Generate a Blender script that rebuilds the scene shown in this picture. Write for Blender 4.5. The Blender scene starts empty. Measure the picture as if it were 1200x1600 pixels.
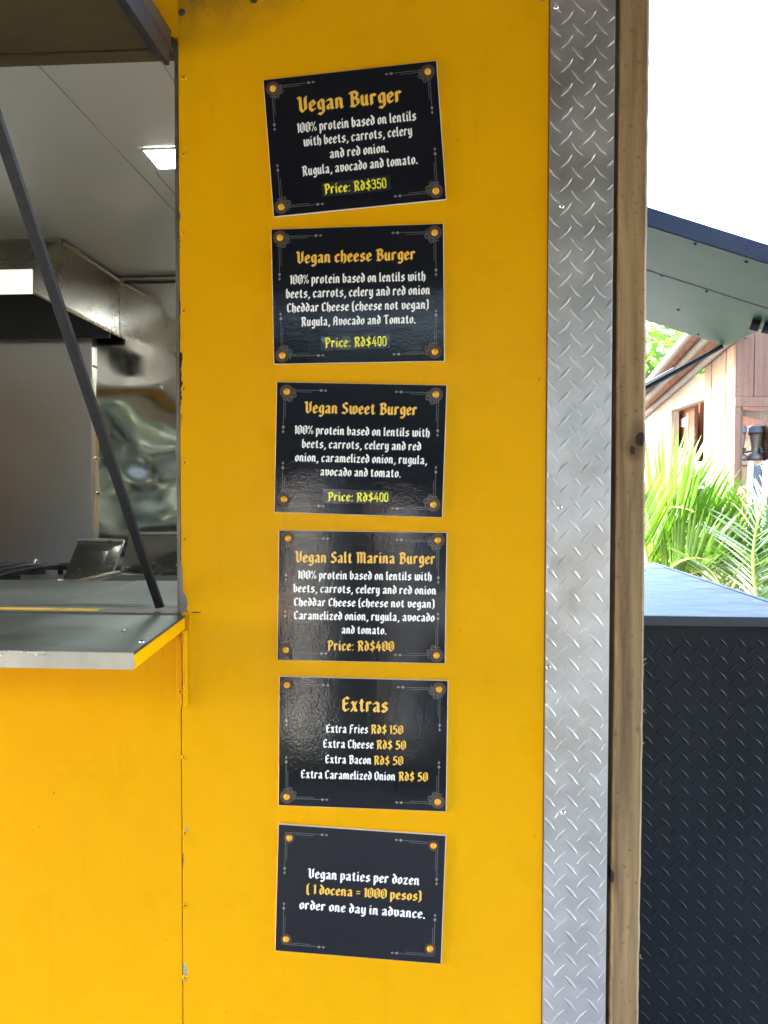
import bpy, bmesh, math, random
from mathutils import Vector, Matrix
from mathutils.geometry import delaunay_2d_cdt
R = math.radians
random.seed(7)
SC = bpy.context.scene
COL = SC.collection

# ------------------------------------------------------------------ camera
CAM_LOC = Vector((0.0, -1.28, 1.45))
YAW, PITCH, ROLL, FPX = 3.8, 1.6, 0.11, 1202.0
cam_rot = (Matrix.Rotation(R(YAW), 3, 'Z') @ Matrix.Rotation(R(90 - PITCH), 3, 'X') @ Matrix.Rotation(R(ROLL), 3, 'Z'))
cd = bpy.data.cameras.new('camera'); co = bpy.data.objects.new('camera', cd); COL.objects.link(co)
co.matrix_world = Matrix.Translation(CAM_LOC) @ cam_rot.to_4x4()
cd.sensor_width = 36; cd.sensor_fit = 'AUTO'; cd.lens = 36 * FPX / 1600
cd.clip_start = 0.02; cd.clip_end = 3000
SC.camera = co

# ------------------------------------------------------------------ world, sun, exposure
SUN_EL, SUN_AZ = 36, -83          # azimuth from +Y towards +X (behind the truck, to the left)
w = bpy.data.worlds.new('World'); SC.world = w; w.use_nodes = True
nt = w.node_tree; bg = nt.nodes['Background']
sky = nt.nodes.new('ShaderNodeTexSky'); sky.sky_type = 'NISHITA'; sky.sun_disc = False
sky.sun_elevation = R(SUN_EL); sky.sun_rotation = R(SUN_AZ); sky.dust_density = 3.0; sky.air_density = 1.0
nt.links.new(sky.outputs[0], bg.inputs[0]); bg.inputs[1].default_value = 0.15
sd = bpy.data.lights.new('sun', 'SUN'); sd.energy = 2.0; sd.angle = R(0.5); sd.color = (1, 0.95, 0.87)
so = bpy.data.objects.new('sun', sd); COL.objects.link(so); so.location = (-6, 8, 12)
sdir = Vector((math.sin(R(SUN_AZ)) * math.cos(R(SUN_EL)), math.cos(R(SUN_AZ)) * math.cos(R(SUN_EL)), math.sin(R(SUN_EL))))
so.rotation_euler = sdir.to_track_quat('Z', 'Y').to_euler()
SC.view_settings.view_transform = 'Standard'; SC.view_settings.look = 'None'
SC.view_settings.exposure = 4.46; SC.view_settings.gamma = 1.0

# ------------------------------------------------------------------ helpers
def U(px, py, Y=None, X=None, Z=None):
    """point of the place seen at photograph pixel px,py on one real plane"""
    d = cam_rot @ Vector(((px - 600) / FPX, (800 - py) / FPX, -1.0))
    if Y is not None: t = (Y - CAM_LOC.y) / d.y
    elif X is not None: t = (X - CAM_LOC.x) / d.x
    else: t = (Z - CAM_LOC.z) / d.z
    return CAM_LOC + d * t

class MB:
    def __init__(s): s.v = []; s.f = []; s.sm = []
    def add(s, vs, fs, smooth=False):
        n = len(s.v); s.v += [Vector(p) for p in vs]
        for f in fs: s.f.append([i + n for i in f]); s.sm.append(smooth)
        return s
    def hexa(s, p):      # 8 points: bottom 4, top 4
        return s.add(p, [(3, 2, 1, 0), (4, 5, 6, 7), (0, 1, 5, 4), (1, 2, 6, 5), (2, 3, 7, 6), (3, 0, 4, 7)])
    def box(s, x0, x1, y0, y1, z0, z1):
        return s.hexa([(x0, y0, z0), (x1, y0, z0), (x1, y1, z0), (x0, y1, z0), (x0, y0, z1), (x1, y0, z1), (x1, y1, z1), (x0, y1, z1)])
    def slab(s, q, off):  # quad extruded by off
        off = Vector(off); q = [Vector(p) for p in q]
        return s.hexa(q + [p + off for p in q])
    def prism(s, poly, off):
        n = len(poly); off = Vector(off); poly = [Vector(p) for p in poly]
        return s.add(poly + [p + off for p in poly], [list(range(n))[::-1], list(range(n, 2 * n))] + [(i, (i + 1) % n, n + (i + 1) % n, n + i) for i in range(n)])
    def tube(s, path, r, n=10, cap=True, smooth=True):
        path = [Vector(p) for p in path]; m = len(path)
        rr = r if isinstance(r, (list, tuple)) else [r] * m
        vs = []; prev = None
        for i, p in enumerate(path):
            t = (path[min(i + 1, m - 1)] - path[max(i - 1, 0)]).normalized()
            if prev is None:
                a = Vector((0, 0, 1)) if abs(t.z) < .9 else Vector((1, 0, 0)); u = t.cross(a).normalized()
            else: u = (prev - t * prev.dot(t)).normalized()
            prev = u; b = t.cross(u)
            vs += [p + (u * math.cos(2 * math.pi * k / n) + b * math.sin(2 * math.pi * k / n)) * rr[i] for k in range(n)]
        fs = [(i * n + k, i * n + (k + 1) % n, (i + 1) * n + (k + 1) % n, (i + 1) * n + k) for i in range(m - 1) for k in range(n)]
        s.add(vs, fs, smooth)
        if cap:
            s.add(vs[:n], [list(range(n))[::-1]]); s.add(vs[-n:], [list(range(n))])
        return s
    def lathe(s, c, axis, prof, n=20, smooth=True):   # prof: (radius, along axis)
        c = Vector(c); axis = Vector(axis).normalized(); a = Vector((0, 0, 1)) if abs(axis.z) < .9 else Vector((1, 0, 0))
        u = axis.cross(a).normalized(); b = axis.cross(u); vs = []
        for r, h in prof:
            vs += [c + axis * h + (u * math.cos(2 * math.pi * k / n) + b * math.sin(2 * math.pi * k / n)) * max(r, 1e-5) for k in range(n)]
        m = len(prof)
        return s.add(vs, [(i * n + k, i * n + (k + 1) % n, (i + 1) * n + (k + 1) % n, (i + 1) * n + k) for i in range(m - 1) for k in range(n)], smooth)
    def grid(s, fn, nu, nv, smooth=True):
        vs = [fn(i / nu, j / nv) for j in range(nv + 1) for i in range(nu + 1)]
        return s.add(vs, [(j * (nu + 1) + i, j * (nu + 1) + i + 1, (j + 1) * (nu + 1) + i + 1, (j + 1) * (nu + 1) + i) for j in range(nv) for i in range(nu)], smooth)
    def build(s, name, mat, parent=None, bevel=0, recalc=True):
        base = parent_loc(parent)
        me = bpy.data.meshes.new(name); me.from_pydata([p - base for p in s.v], [], s.f)
        me.polygons.foreach_set('use_smooth', s.sm)
        if recalc:
            bm = bmesh.new(); bm.from_mesh(me); bmesh.ops.recalc_face_normals(bm, faces=bm.faces); bm.to_mesh(me); bm.free()
        me.materials.append(mat); me.update()
        o = bpy.data.objects.new(name, me); COL.objects.link(o)
        if parent: o.parent = parent
        if bevel:
            b = o.modifiers.new('bevel', 'BEVEL'); b.width = bevel; b.segments = 2; b.limit_method = 'ANGLE'; b.angle_limit = R(40)
        return o

def parent_loc(o):
    v = Vector((0, 0, 0))
    while o: v = v + o.location; o = o.parent
    return v
def thing(name, label, cat, loc=(0, 0, 0), group=None):
    o = bpy.data.objects.new(name, None); COL.objects.link(o); o.location = loc; o.empty_display_size = .1
    return tag(o, label, cat, group)
def tag(o, label, cat, group=None):
    o['label'] = label; o['category'] = cat
    if group: o['group'] = group
    return o

# ------------------------------------------------------------------ materials
class N:
    """tiny node-graph helper"""
    def __init__(s, name):
        s.m = bpy.data.materials.new(name); s.m.use_nodes = True; s.t = s.m.node_tree
        s.p = s.t.nodes['Principled BSDF']; s.out = s.t.nodes['Material Output']
        s.co = s.t.nodes.new('ShaderNodeTexCoord').outputs['Object']
    def set(s, **k):
        for a, b in k.items():
            i = s.p.inputs[a.replace('_', ' ')]
            if isinstance(b, bpy.types.NodeSocket): s.t.links.new(b, i)
            else: i.default_value = (*b, 1) if isinstance(b, tuple) and len(b) == 3 else b
        return s
    def link(s, sock, v):
        if isinstance(v, bpy.types.NodeSocket): s.t.links.new(v, sock)
        elif v is not None: sock.default_value = (*v, 1) if isinstance(v, tuple) and len(v) == 3 and len(sock.default_value) == 4 else v
    def map(s, scale=(1, 1, 1), loc=(0, 0, 0), rot=(0, 0, 0), vec=None):
        n = s.t.nodes.new('ShaderNodeMapping'); s.t.links.new(vec or s.co, n.inputs[0])
        n.inputs['Scale'].default_value = scale; n.inputs['Location'].default_value = loc; n.inputs['Rotation'].default_value = rot
        return n.outputs[0]
    def noise(s, scale=5, detail=3, rough=.5, vec=None, dist=0):
        n = s.t.nodes.new('ShaderNodeTexNoise'); s.t.links.new(vec or s.co, n.inputs['Vector'])
        n.inputs['Scale'].default_value = scale; n.inputs['Detail'].default_value = detail; n.inputs['Roughness'].default_value = rough; n.inputs['Distortion'].default_value = dist
        return n.outputs['Fac']
    def wave(s, scale, dist, vec=None, detail=2, axis='X'):
        n = s.t.nodes.new('ShaderNodeTexWave'); s.t.links.new(vec or s.co, n.inputs['Vector']); n.bands_direction = axis
        n.inputs['Scale'].default_value = scale; n.inputs['Distortion'].default_value = dist; n.inputs['Detail'].default_value = detail
        return n.outputs['Fac']
    def rng(s, v, a, b, c=0, d=1, smooth=False):
        n = s.t.nodes.new('ShaderNodeMapRange'); s.link(n.inputs[0], v)
        if smooth: n.interpolation_type = 'SMOOTHSTEP'
        for i, x in enumerate((a, b, c, d)): n.inputs[i + 1].default_value = x
        return n.outputs[0]
    def math(s, op, a, b=None):
        n = s.t.nodes.new('ShaderNodeMath'); n.operation = op; s.link(n.inputs[0], a); s.link(n.inputs[1], b); return n.outputs[0]
    def mix(s, f, a, b):
        n = s.t.nodes.new('ShaderNodeMix'); n.data_type = 'RGBA'
        s.link(n.inputs[0], f); s.link(n.inputs[6], a); s.link(n.inputs[7], b); return n.outputs[2]
    def sep(s, vec=None):
        n = s.t.nodes.new('ShaderNodeSeparateXYZ'); s.t.links.new(vec or s.co, n.inputs[0]); return n.outputs
    def bump(s, h, strength=.3, dist=.002, prev=None):
        n = s.t.nodes.new('ShaderNodeBump'); s.link(n.inputs['Height'], h); n.inputs['Strength'].default_value = strength; n.inputs['Distance'].default_value = dist
        if prev: s.t.links.new(prev, n.inputs['Normal'])
        s.t.links.new(n.outputs[0], s.p.inputs['Normal']); return n.outputs[0]
    def near(s, x, z, rx, rz):      # 1 close to (x,z) in object space, 0 outside the ellipse
        o = s.sep(); a = s.math('DIVIDE', s.math('SUBTRACT', o[0], x), rx); b = s.math('DIVIDE', s.math('SUBTRACT', o[2], z), rz)
        d = s.math('SQRT', s.math('ADD', s.math('MULTIPLY', a, a), s.math('MULTIPLY', b, b)))
        return s.rng(d, 1, 0, 0, 1)

def simple(name, col, rough=.5, metal=0, var=.12, nscale=6, bump=0, bscale=80, coat=0):
    n = N(name); c2 = tuple(c * (1 - var) for c in col); c1 = tuple(min(1, c * (1 + var)) for c in col)
    n.set(Base_Color=n.mix(n.noise(nscale, 4, .6), c2, c1), Roughness=n.rng(n.noise(nscale * 2.3, 3), .3, .7, max(rough - .08, 0), min(rough + .08, 1)), Metallic=metal, Coat_Weight=coat)
    if bump: n.bump(n.noise(bscale, 3), bump, .002)
    return n.m

def yellow_mat(name, panel):
    n = N(name)
    base = n.mix(n.rng(n.noise(2.2, 5, .6), .35, .7), (.74, .348, .0008), (.785, .38, .0012))
    base = n.mix(n.math('MULTIPLY', n.rng(n.noise(11, 5, .65), .58, .85), .12), base, (.58, .30, .01))
    run = n.rng(n.noise(1.0, 5, .6, vec=n.map((34, 34, 1.3))), .60, .72)
    base = n.mix(n.math('MULTIPLY', run, .16), base, (.52, .25, .004))
    scr = n.rng(n.noise(1.0, 2, .5, vec=n.map((9, 9, 420), rot=(0, .35, 0))), .735, .75)
    scr = n.math('MULTIPLY', scr, n.rng(n.noise(3.2, 2, vec=n.map(loc=(7, 2, 3))), .56, .62))
    base = n.mix(n.math('MULTIPLY', scr, .5), base, (.85, .55, .08))
    # scattered specks of grime
    base = n.mix(n.math('MULTIPLY', n.rng(n.noise(75, 2, .4), .765, .79), .7), base, (.16, .10, .03))
    if panel:
        xl = U(281, 800, Y=0).x
        o = n.sep()
        zt = U(300, 10, Y=0).z; zs = U(290, 950, Y=0).z
        soot = n.math('MULTIPLY', n.near(xl + .01, zt + .05, .24, .13), n.rng(n.noise(14, 6, .7), .25, .62))
        base = n.mix(n.math('MINIMUM', n.math('MULTIPLY', soot, 1.2), .8), base, (.10, .065, .02))
        edge = n.rng(o[0], xl + .010, xl + .002)                           # chipped paint at the opening's edge
        zr = n.math('MULTIPLY', n.rng(o[2], zs + .30, zs + .36), n.rng(o[2], zs + .50, zs + .44))
        chip = n.math('GREATER_THAN', n.math('ADD', n.math('MULTIPLY', edge, n.rng(n.noise(38, 4, .7, vec=n.map((1, 1, .3))), .4, .62)), n.math('MULTIPLY', zr, .22)), .5)
        base = n.mix(n.math('MULTIPLY', chip, zr), base, (.025, .02, .018))
        chip2 = n.math('GREATER_THAN', n.math('MULTIPLY', edge, n.rng(n.noise(26, 4, .7, vec=n.map((1, 1, .5), loc=(3, 1, 5))), .5, .6)), .8)
        base = n.mix(chip2, base, (.16, .13, .11))
        for (px, py, rx, rz) in ((288, 1520, .006, .022), (291, 1297, .004, .006), (306, 957, .012, .0016), (280, 1170, .004, .012)):
            c = U(px, py, Y=0)
            k = n.math('GREATER_THAN', n.math('ADD', n.near(c.x, c.z, rx, rz), n.math('MULTIPLY', n.noise(140, 3), .5)), .48)
            base = n.mix(k, base, (.30, .32, .34) if py > 1000 else (.06, .04, .02))
    n.set(Base_Color=base, Roughness=n.rng(n.noise(9, 4), .3, .7, .24, .36), Specular_IOR_Level=.09)
    b1 = n.bump(n.noise(3.0, 2), .35, .012)
    patch = n.rng(n.noise(5, 2, vec=n.map(loc=(2, 0, 1))), .45, .65, .15, 1)
    n.bump(n.math('MULTIPLY', n.noise(150, 2), patch), .16, .0015, b1)
    return n.m

def steel(name, col=(.55, .55, .54), rough=.3, brush=(1, 1, 60), var=.1, bump=.08, smudge=.12):
    n = N(name)
    st = n.noise(14, 4, .6, vec=n.map(brush)); sm = n.noise(3.5, 5, .65)
    n.set(Base_Color=n.mix(n.rng(st, .3, .7), tuple(c * (1 - var) for c in col), col), Metallic=1.0,
          Roughness=n.math('ADD', n.rng(sm, .3, .7, rough - smudge * .5, rough + smudge * .5), n.rng(st, .3, .7, -.03, .03)))
    if bump: n.bump(st, bump, .001)
    return n.m

def wood(name, dark, light, scale=1.0, axis=2, rough=.7, knots=(), bump=.35, rings=True):
    n = N(name); sc = [14 * scale] * 3; sc[axis] = .9 * scale
    g = n.noise(1.0, 6, .68, vec=n.map(tuple(sc)), dist=.6)
    sc2 = [60 * scale] * 3; sc2[axis] = 2.2 * scale
    f = n.noise(1.0, 5, .7, vec=n.map(tuple(sc2)))
    sc3 = [2.2 * scale] * 3; sc3[axis] = .35 * scale
    wv = n.wave(5, 9, vec=n.map(tuple(sc3)), detail=3)
    t = n.math('ADD', n.math('MULTIPLY', n.rng(g, .3, .7), .5), n.math('ADD', n.math('MULTIPLY', n.rng(f, .3, .7), .38), n.math('MULTIPLY', wv, .16)))
    c = n.mix(n.rng(t, .2, .8), dark, light)
    c = n.mix(n.math('MULTIPLY', n.rng(n.noise(90 * scale, 2, .5), .62, .72), .45), c, tuple(x * .5 for x in dark))
    for (x, z, rx, rz) in knots:
        k = n.near(x, z, rx * 2.6, rz * 2.6)
        c = n.mix(n.math('MULTIPLY', n.rng(k, .05, .6), .5), c, tuple(x * .55 for x in dark))
        c = n.mix(n.rng(n.math('ADD', n.near(x, z, rx, rz), n.math('MULTIPLY', n.noise(70, 4, .7), .9)), .68, .82), c, (.035, .016, .01))
    n.set(Base_Color=c, Roughness=rough, Specular_IOR_Level=.25)
    n.bump(t, bump, .0015)
    return n.m

M = {}
M['yellow'] = yellow_mat('yellow_paint', True)
M['yellow_plain'] = yellow_mat('yellow_paint_plain', False)
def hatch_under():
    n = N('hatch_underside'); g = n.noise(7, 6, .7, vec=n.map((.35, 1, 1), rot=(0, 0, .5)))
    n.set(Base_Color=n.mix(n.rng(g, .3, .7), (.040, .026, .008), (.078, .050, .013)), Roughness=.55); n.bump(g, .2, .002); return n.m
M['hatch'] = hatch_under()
M['black_iron'] = simple('black_iron', (.022, .021, .023), .5, 0, .35, 30, .2, 200)
M['rod'] = simple('prop_rod_paint', (.004, .0034, .0038), .6, .0, .35, 40, .2, 160)
M['white_core'] = simple('sign_board_white', (.72, .66, .58), .5, 0, .1, 60)
M['ceiling'] = steel('ceiling_white_metal', (.62, .62, .58), .42, (1, 1, 1), .05, .02, .1)
M['ceiling'].node_tree.nodes['Principled BSDF'].inputs['Metallic'].default_value = .35
M['steel'] = steel('brushed_steel', (.50, .49, .47), .34, (40, 1, 1))
M['steel_v'] = steel('brushed_steel_upright', (.54, .55, .56), .42, (30, 1, 1), .08, .02)
M['mirror'] = steel('polished_steel', (.58, .565, .53), .10, (1, 1, 1), .05, 0, .06)
M['hood'] = steel('hood_steel', (.40, .40, .38), .30, (1, 3, 12), .12, 0)
M['guard'] = steel('guard_steel', (.34, .345, .335), .24, (1, 1, 1), .1, 0, .1)
M['hood_dark'] = simple('hood_soot', (.025, .026, .028), .45, .3, .3, 8)  # very dark base colour for the underside of the hood
M['counter'] = steel('counter_steel', (.22, .24, .23), .42, (1, 6, 3), .1, .01, .16)
M['lip'] = steel('shelf_lip_steel', (.70, .68, .64), .30, (1.5, 1, 1), .2, .0)
M['grate'] = simple('cast_iron', (.02, .02, .024), .45, .3, .3, 40, .2, 200)
M['plate'] = steel('tread_plate_aluminium', (.64, .62, .60), .42, (1, 1, 1), .28, 0, .22)
M['dark_gap'] = simple('dark_inside', (.02, .02, .02), .8)
M['chrome'] = steel('chrome', (.75, .75, .75), .15, (1, 1, 1))

def print_mat():
    n = N('sign_print_navy')
    o = n.noise(9, 5, .65)
    n.set(Base_Color=n.mix(n.rng(o, .45, .75), (.003, .004, .0085), (.0065, .007, .010)), Roughness=.30, Specular_IOR_Level=.12,
          Coat_Weight=.62, Coat_Roughness=.045, Coat_IOR=1.5)
    pn = n.t.nodes.new('ShaderNodeBump'); n.link(pn.inputs['Height'], n.noise(300, 2, .5)); pn.inputs['Strength'].default_value = .11; pn.inputs['Distance'].default_value = .0012
    p2 = n.t.nodes.new('ShaderNodeBump'); n.link(p2.inputs['Height'], n.noise(16, 2, .5)); p2.inputs['Strength'].default_value = .18; p2.inputs['Distance'].default_value = .0025
    n.t.links.new(p2.outputs[0], pn.inputs['Normal'])
    n.t.links.new(pn.outputs[0], n.p.inputs['Normal']); n.t.links.new(pn.outputs[0], n.p.inputs['Coat Normal'])
    return n.m
M['print'] = print_mat()
def ink(name, col):
    n = N(name); n.set(Base_Color=n.mix(n.noise(120, 2), tuple(c * .92 for c in col), col), Roughness=.35, Coat_Weight=.4, Coat_Roughness=.15)
    n.bump(n.noise(300, 2), .2, .001); return n.m
M['ink_white'] = ink('print_white', (.95, .93, .88))
M['ink_gold'] = ink('print_gold', (.92, .52, .06))
M['ink_lemon'] = ink('sticker_lemon', (.92, .84, .03))
M['ink_line'] = ink('print_grey_line', (.10, .11, .11))
M['ink_dot'] = ink('print_pale_grey', (.24, .235, .215))
M['curl'] = simple('print_silver_curl', (.11, .10, .085), .3)
M['sticker'] = simple('price_sticker_film', (.016, .017, .022), .16, 0, .2, 30, .15, 250, .5)
M['ring'] = simple('rust_brown_ring', (.075, .036, .025), .5, 0, .35, 200)
M['cap'] = simple('yellow_screw_head', (.72, .36, .01), .35, 0, .2, 150)

# ------------------------------------------------------------------ the food truck
XL = U(281, 800, Y=0).x                 # left edge of the menu panel
XP = U(853.5, 800, Y=0).x               # where the tread plate starts
XE = U(952, 800, Y=0).x                 # right end of the truck
ZSILL = U(140, 953, Y=0).z
ZHEAD = U(140, 82, Y=0).z               # top of the serving opening
ZTOP, ZBOT, XW, DEP = 2.46, .42, -3.3, 1.80
truck = thing('food_truck', 'yellow food truck with open serving window, steel kitchen and tread plate corner', 'food truck', (0, 0, 0))
YIN = 1.75
# panels (6 mm sheet)
pan = MB().box(XL + .0012, XP + .01, 0, .03, ZBOT, 2.30).build('menu_panel', M['yellow'], truck, .0012)
low = MB().box(XW, XL - .0004, 0.0012, .031, ZBOT, ZSILL - .012).build('lower_panel', M['yellow_plain'], truck, .0012)
MB().box(XW, XL + .0012, .001, .03, ZHEAD + .02, 2.30).build('upper_panel', M['yellow_plain'], truck)
MB().box(XW, -2.35, .0015, .0315, ZSILL - .012, ZHEAD + .004).build('far_panel', M['yellow_plain'], truck)
MB().box(-2.36, XL - .0055, -.002, .034, ZHEAD, ZHEAD + .0195).build('opening_header', M['hatch'], truck)
# roof edge trim above the panels
q0, q1 = U(778, -14, Y=-.002), U(851, 4, Y=-.002)
MB().slab([q0, q1, U(853, -30, Y=-.002), U(778, -40, Y=-.002)], (0, -.006, 0)).build('roof_trim', M['lip'], truck, .001)
MB().box(XW - .02, XE + .03, .012, DEP + .02, 2.303, 2.36).build('roof', simple('roof_white', (.6, .6, .58), .5), truck)
MB().box(XE - .03, XE, .031, DEP, ZBOT, 2.302).build('end_wall', simple('end_wall_dark', (.06, .06, .065), .5), truck)
MB().box(XW, XW + .03, .032, DEP, ZBOT, 2.302).build('far_end_wall', M['yellow_plain'], truck)
MB().box(XW + .03, XE - .03, YIN + .03, DEP, ZBOT, 2.302).build('rear_wall', M['yellow_plain'], truck)
MB().box(XW + .03, XE - .03, .0325, YIN + .03, ZBOT, ZBOT + .06).build('floor', simple('kitchen_floor', (.12, .12, .12), .6), truck)

# rivets along the panel seam
def rivet(px, py, parent, mat, y=0.0, r=.0042):
    c = U(px, py, Y=y)
    o = MB().lathe(c, (0, -1, 0), [(r * 1.25, -.0005), (r * 1.22, .0007), (r, .0011), (r * .92, .0018), (r * .5, .0026), (r * .42, .0014), (0, .0010)], 14).build('rivet', mat, parent)
    MB().lathe(c, (0, -1, 0), [(r * .34, .0013), (0, .00135)], 8).build('rivet_hole', M['dark_gap'], parent)
    return o
for y in (121, 241, 365, 486, 608, 723, 842, 1183, 1301, 1414, 1527):
    rivet(287.5 + (2 if 700 < y < 900 else 0) + (2 if y > 1250 else 0), y, pan, M['yellow_plain'])
for px, py in ((284, 19), ):
    rivet(px, py, pan, M['black_iron'], r=.005)
# bolt at the top of the panel
bt = U(397, -1, Y=0)
MB().lathe(bt, (0, -1, 0), [(.007, 0), (.007, .003), (.004, .005), (.0035, .012), (0, .0125)], 8, False).build('bolt', M['black_iron'], pan)
# grey bare-metal corner of the opening
def poly(pxs, y0, dy): return MB().prism([U(a, b, Y=y0) for a, b in pxs], (0, dy, 0))
poly([(281.5, 878), (284.5, 885), (286, 925), (291, 932), (293, 943), (291, 952), (295, 956), (281, 957)], -.0006, .002).build('bare_corner', steel('bare_steel', (.30, .27, .26), .5, (1, 1, 1), .3), truck)
MB().box(XL - .005, XL + .0008, -.0004, .06, ZSILL - .01, ZHEAD + .003).build('opening_frame', steel('edge_steel', (.26, .22, .18), .5, (1, 1, 1), .4), truck)

# --- tread plate
def lens(mb, c, ax, up, nrm, L, W, H):
    st = (-1, -.55, 0, .55, 1); rows = []
    for t in st:
        wd = W * (1 - abs(t) ** 1.15) + W * .03; hh = H * (1 - abs(t) ** 3)
        for a, b in ((-1, 0), (-.36, 1), (.36, 1), (1, 0)):
            rows.append(c + ax * (L * t) + up * (wd * a) + nrm * (hh * b))
    n = 4
    mb.add(rows, [(i * n + k, (i + 1) * n + k, (i + 1) * n + k + 1, i * n + k + 1) for i in range(len(st) - 1) for k in range(n - 1)], False)
def tread(mb, x0, x1, z0, z1, y, px, pz, ox, oz, ang, L, W, H):
    nrm = Vector((0, -1, 0))
    for fam in (0, 1):
        a = R(ang if fam == 0 else -ang); ax = Vector((math.cos(a), 0, math.sin(a))); up = Vector((-math.sin(a), 0, math.cos(a)))
        i0 = int((x0 - ox) / px) - 2; i1 = int((x1 - ox) / px) + 2; j0 = int((z0 - oz) / pz) - 2; j1 = int((z1 - oz) / pz) + 2
        for i in range(i0, i1):
            for j in range(j0, j1):
                c = Vector((ox + (i + .5 * fam) * px, y + .0002, oz + (j + .5 * fam) * pz))
                half = abs(L * ax.x)
                if c.x - half > x1 or c.x + half < x0 or c.z < z0 + .02 or c.z > z1 - .02: continue
                n0 = len(mb.v); lens(mb, c, ax, up, nrm, L, W, H)
                for k in range(n0, len(mb.v)):      # clip at the sheet's cut edges
                    v = mb.v[k]
                    if v.x < x0 + .0006: v.x = x0 + .0006
                    if v.x > x1 - .0006: v.x = x1 - .0006
PX = 34.7 * 1.28 / FPX; PZ = 35.75 * 1.28 / FPX
d0 = U(840 + 220 / 5.333, 600 + 112 / 5.333, Y=-.003)
mb = MB().box(XP, XE, -.003, .0, ZBOT, 2.29)
plate = mb.build('corner_plate', M['plate'], truck, .0008)
mb = MB(); tread(mb, XP, XE, ZBOT, 2.29, -.003, PX, PZ, d0.x, d0.z, 48.5, .0172, .0041, .0011)
mb.build('tread_pattern', M['plate'], plate)
MB().box(XE - .002, XE + .0015, -.0025, .12, ZBOT, 2.29).build('plate_return', M['plate'], plate)
MB().box(XP - .0022, XP - .0002, -.0008, .0, ZBOT, 2.29).build('sealant_line', simple('red_brown_sealant', (.16, .05, .02), .6), plate)
for px, py in ((869, 11), (878, 322), (875, 793), (857, 1043), (880, 1270)):
    rivet(px, py, plate, M['chrome'], -.003, .0036)

# --- serving hatch, swung up and out over the counter
HL = Vector((0, -.93, -.035))
hz = ZHEAD - .004
ha, hb = Vector((-2.36, -.012, hz)), Vector((XL - .006, -.012, hz))
hatch = MB().slab([ha, hb, hb + HL, ha + HL], (0, 0, .028)).build('hatch', M['hatch'], truck)
fr = MB(); ang = Vector((-.05, 0, 0))
fr.slab([hb + Vector((.004, 0, -.012)), hb + Vector((.004, 0, -.012)) + HL, hb + HL + Vector((-.030, 0, -.012)), hb + Vector((-.030, 0, -.012))], (0, 0, .011))
fr.slab([hb + Vector((.004, -.02, -.04)), hb + Vector((.004, 0, -.04)) + HL, hb + HL + Vector((-.004, 0, -.04)), hb + Vector((-.004, -.02, -.04))], (0, 0, .028))
fr.build('hatch_frame', M['black_iron'], hatch, .001)
MB().box(-2.36, XL - .04, -.010, -.004, hz - .006, hz - .001).build('hatch_hinge', M['hatch'], hatch)
# prop rod from sill to hatch
p0 = U(250, 949, Y=.006); p1 = U(2, 210, Y=-.445)
dr = (p1 - p0); p2 = p0 + dr * 1.38
def flatbar(a, b, wv, tv):
    wv = Vector(wv); tv = Vector(tv)
    return MB().hexa([a - wv - tv, a + wv - tv, a + wv + tv, a - wv + tv, b - wv - tv, b + wv - tv, b + wv + tv, b - wv + tv])
flatbar(p0, p2, (.0068, 0, .001), (0, .004, .001)).build('hatch_prop', M['rod'], truck, .001)

# --- serving shelf, sill, inner counter
s_in_r = U(289, 962, Y=-.012); xs = s_in_r.x
s_out = U(210, 1020, X=xs)
T = .0245
a, b = Vector((-2.3, s_in_r.y, s_in_r.z)), Vector((xs, s_in_r.y, s_in_r.z)); c, d = Vector((xs, s_out.y, s_out.z)), Vector((-2.3, s_out.y, s_out.z))
shelf = MB().slab([a, b, c, d], (0, 0, -.002)).build('serving_shelf', M['counter'], truck)
MB().slab([d + Vector((0, -.0025, .0008)), c + Vector((0, -.0025, .0008)), c + Vector((0, 0, .0008)), d + Vector((0, 0, .0008))], (0, .0, -T)).build('shelf_lip', M['lip'], shelf, .001)
MB().slab([b + Vector((0, 0, -.0003)), c + Vector((0, .0006, -.0003)), c + Vector((-.02, .0006, -.0003)), b + Vector((-.02, 0, -.0003))], (0, 0, -T + .002)).build('shelf_side', M['yellow_plain'], shelf)
MB().slab([a + Vector((0, 0, -.006)), b + Vector((-.021, 0, -.006)), c + Vector((-.021, .001, -.006)), d + Vector((0, .001, -.006))], (0, 0, -.012)).build('shelf_base', M['yellow_plain'], shelf)
MB().slab([b + Vector((.0006, 0, .0006)), c + Vector((.0006, -.002, .0006)), c + Vector((-.0018, -.002, .0006)), b + Vector((-.0018, 0, .0006))], (0, 0, -.003)).build('shelf_edge', M['black_iron'], shelf)
for px, py in ((268, 973), (222, 1002), (194, 986)):
    # low round rivets on the shelf top
    dd = s_in_r; t = (U(px, py, Z=s_in_r.z - .008))
    MB().lathe(t + Vector((0, 0, .0012)), (0, 0, 1), [(.0045, -.002), (.004, .0004), (.0025, .001), (0, .0012)], 12).build('shelf_rivet', M['chrome'], shelf)
sill = MB().box(-2.36, XL - .004, -.008, .05, ZSILL - .014, ZSILL - .002).build('sill', simple('sill_dark', (.085, .08, .07), .5, .2, .4, 30), truck, .001)
def sill_paint():
    n = N('worn_yellow_paint'); k = n.rng(n.noise(16, 5, .7, vec=n.map((.5, 2, 2))), .40, .44)
    n.set(Base_Color=n.mix(k, (.06, .05, .04), (.55, .34, .01)), Roughness=.5); n.bump(k, .3, .001); return n.m
sp = sill_paint()
x1 = U(182, 955, Y=-.008).x; x2 = U(150, 955, Y=0).x
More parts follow.
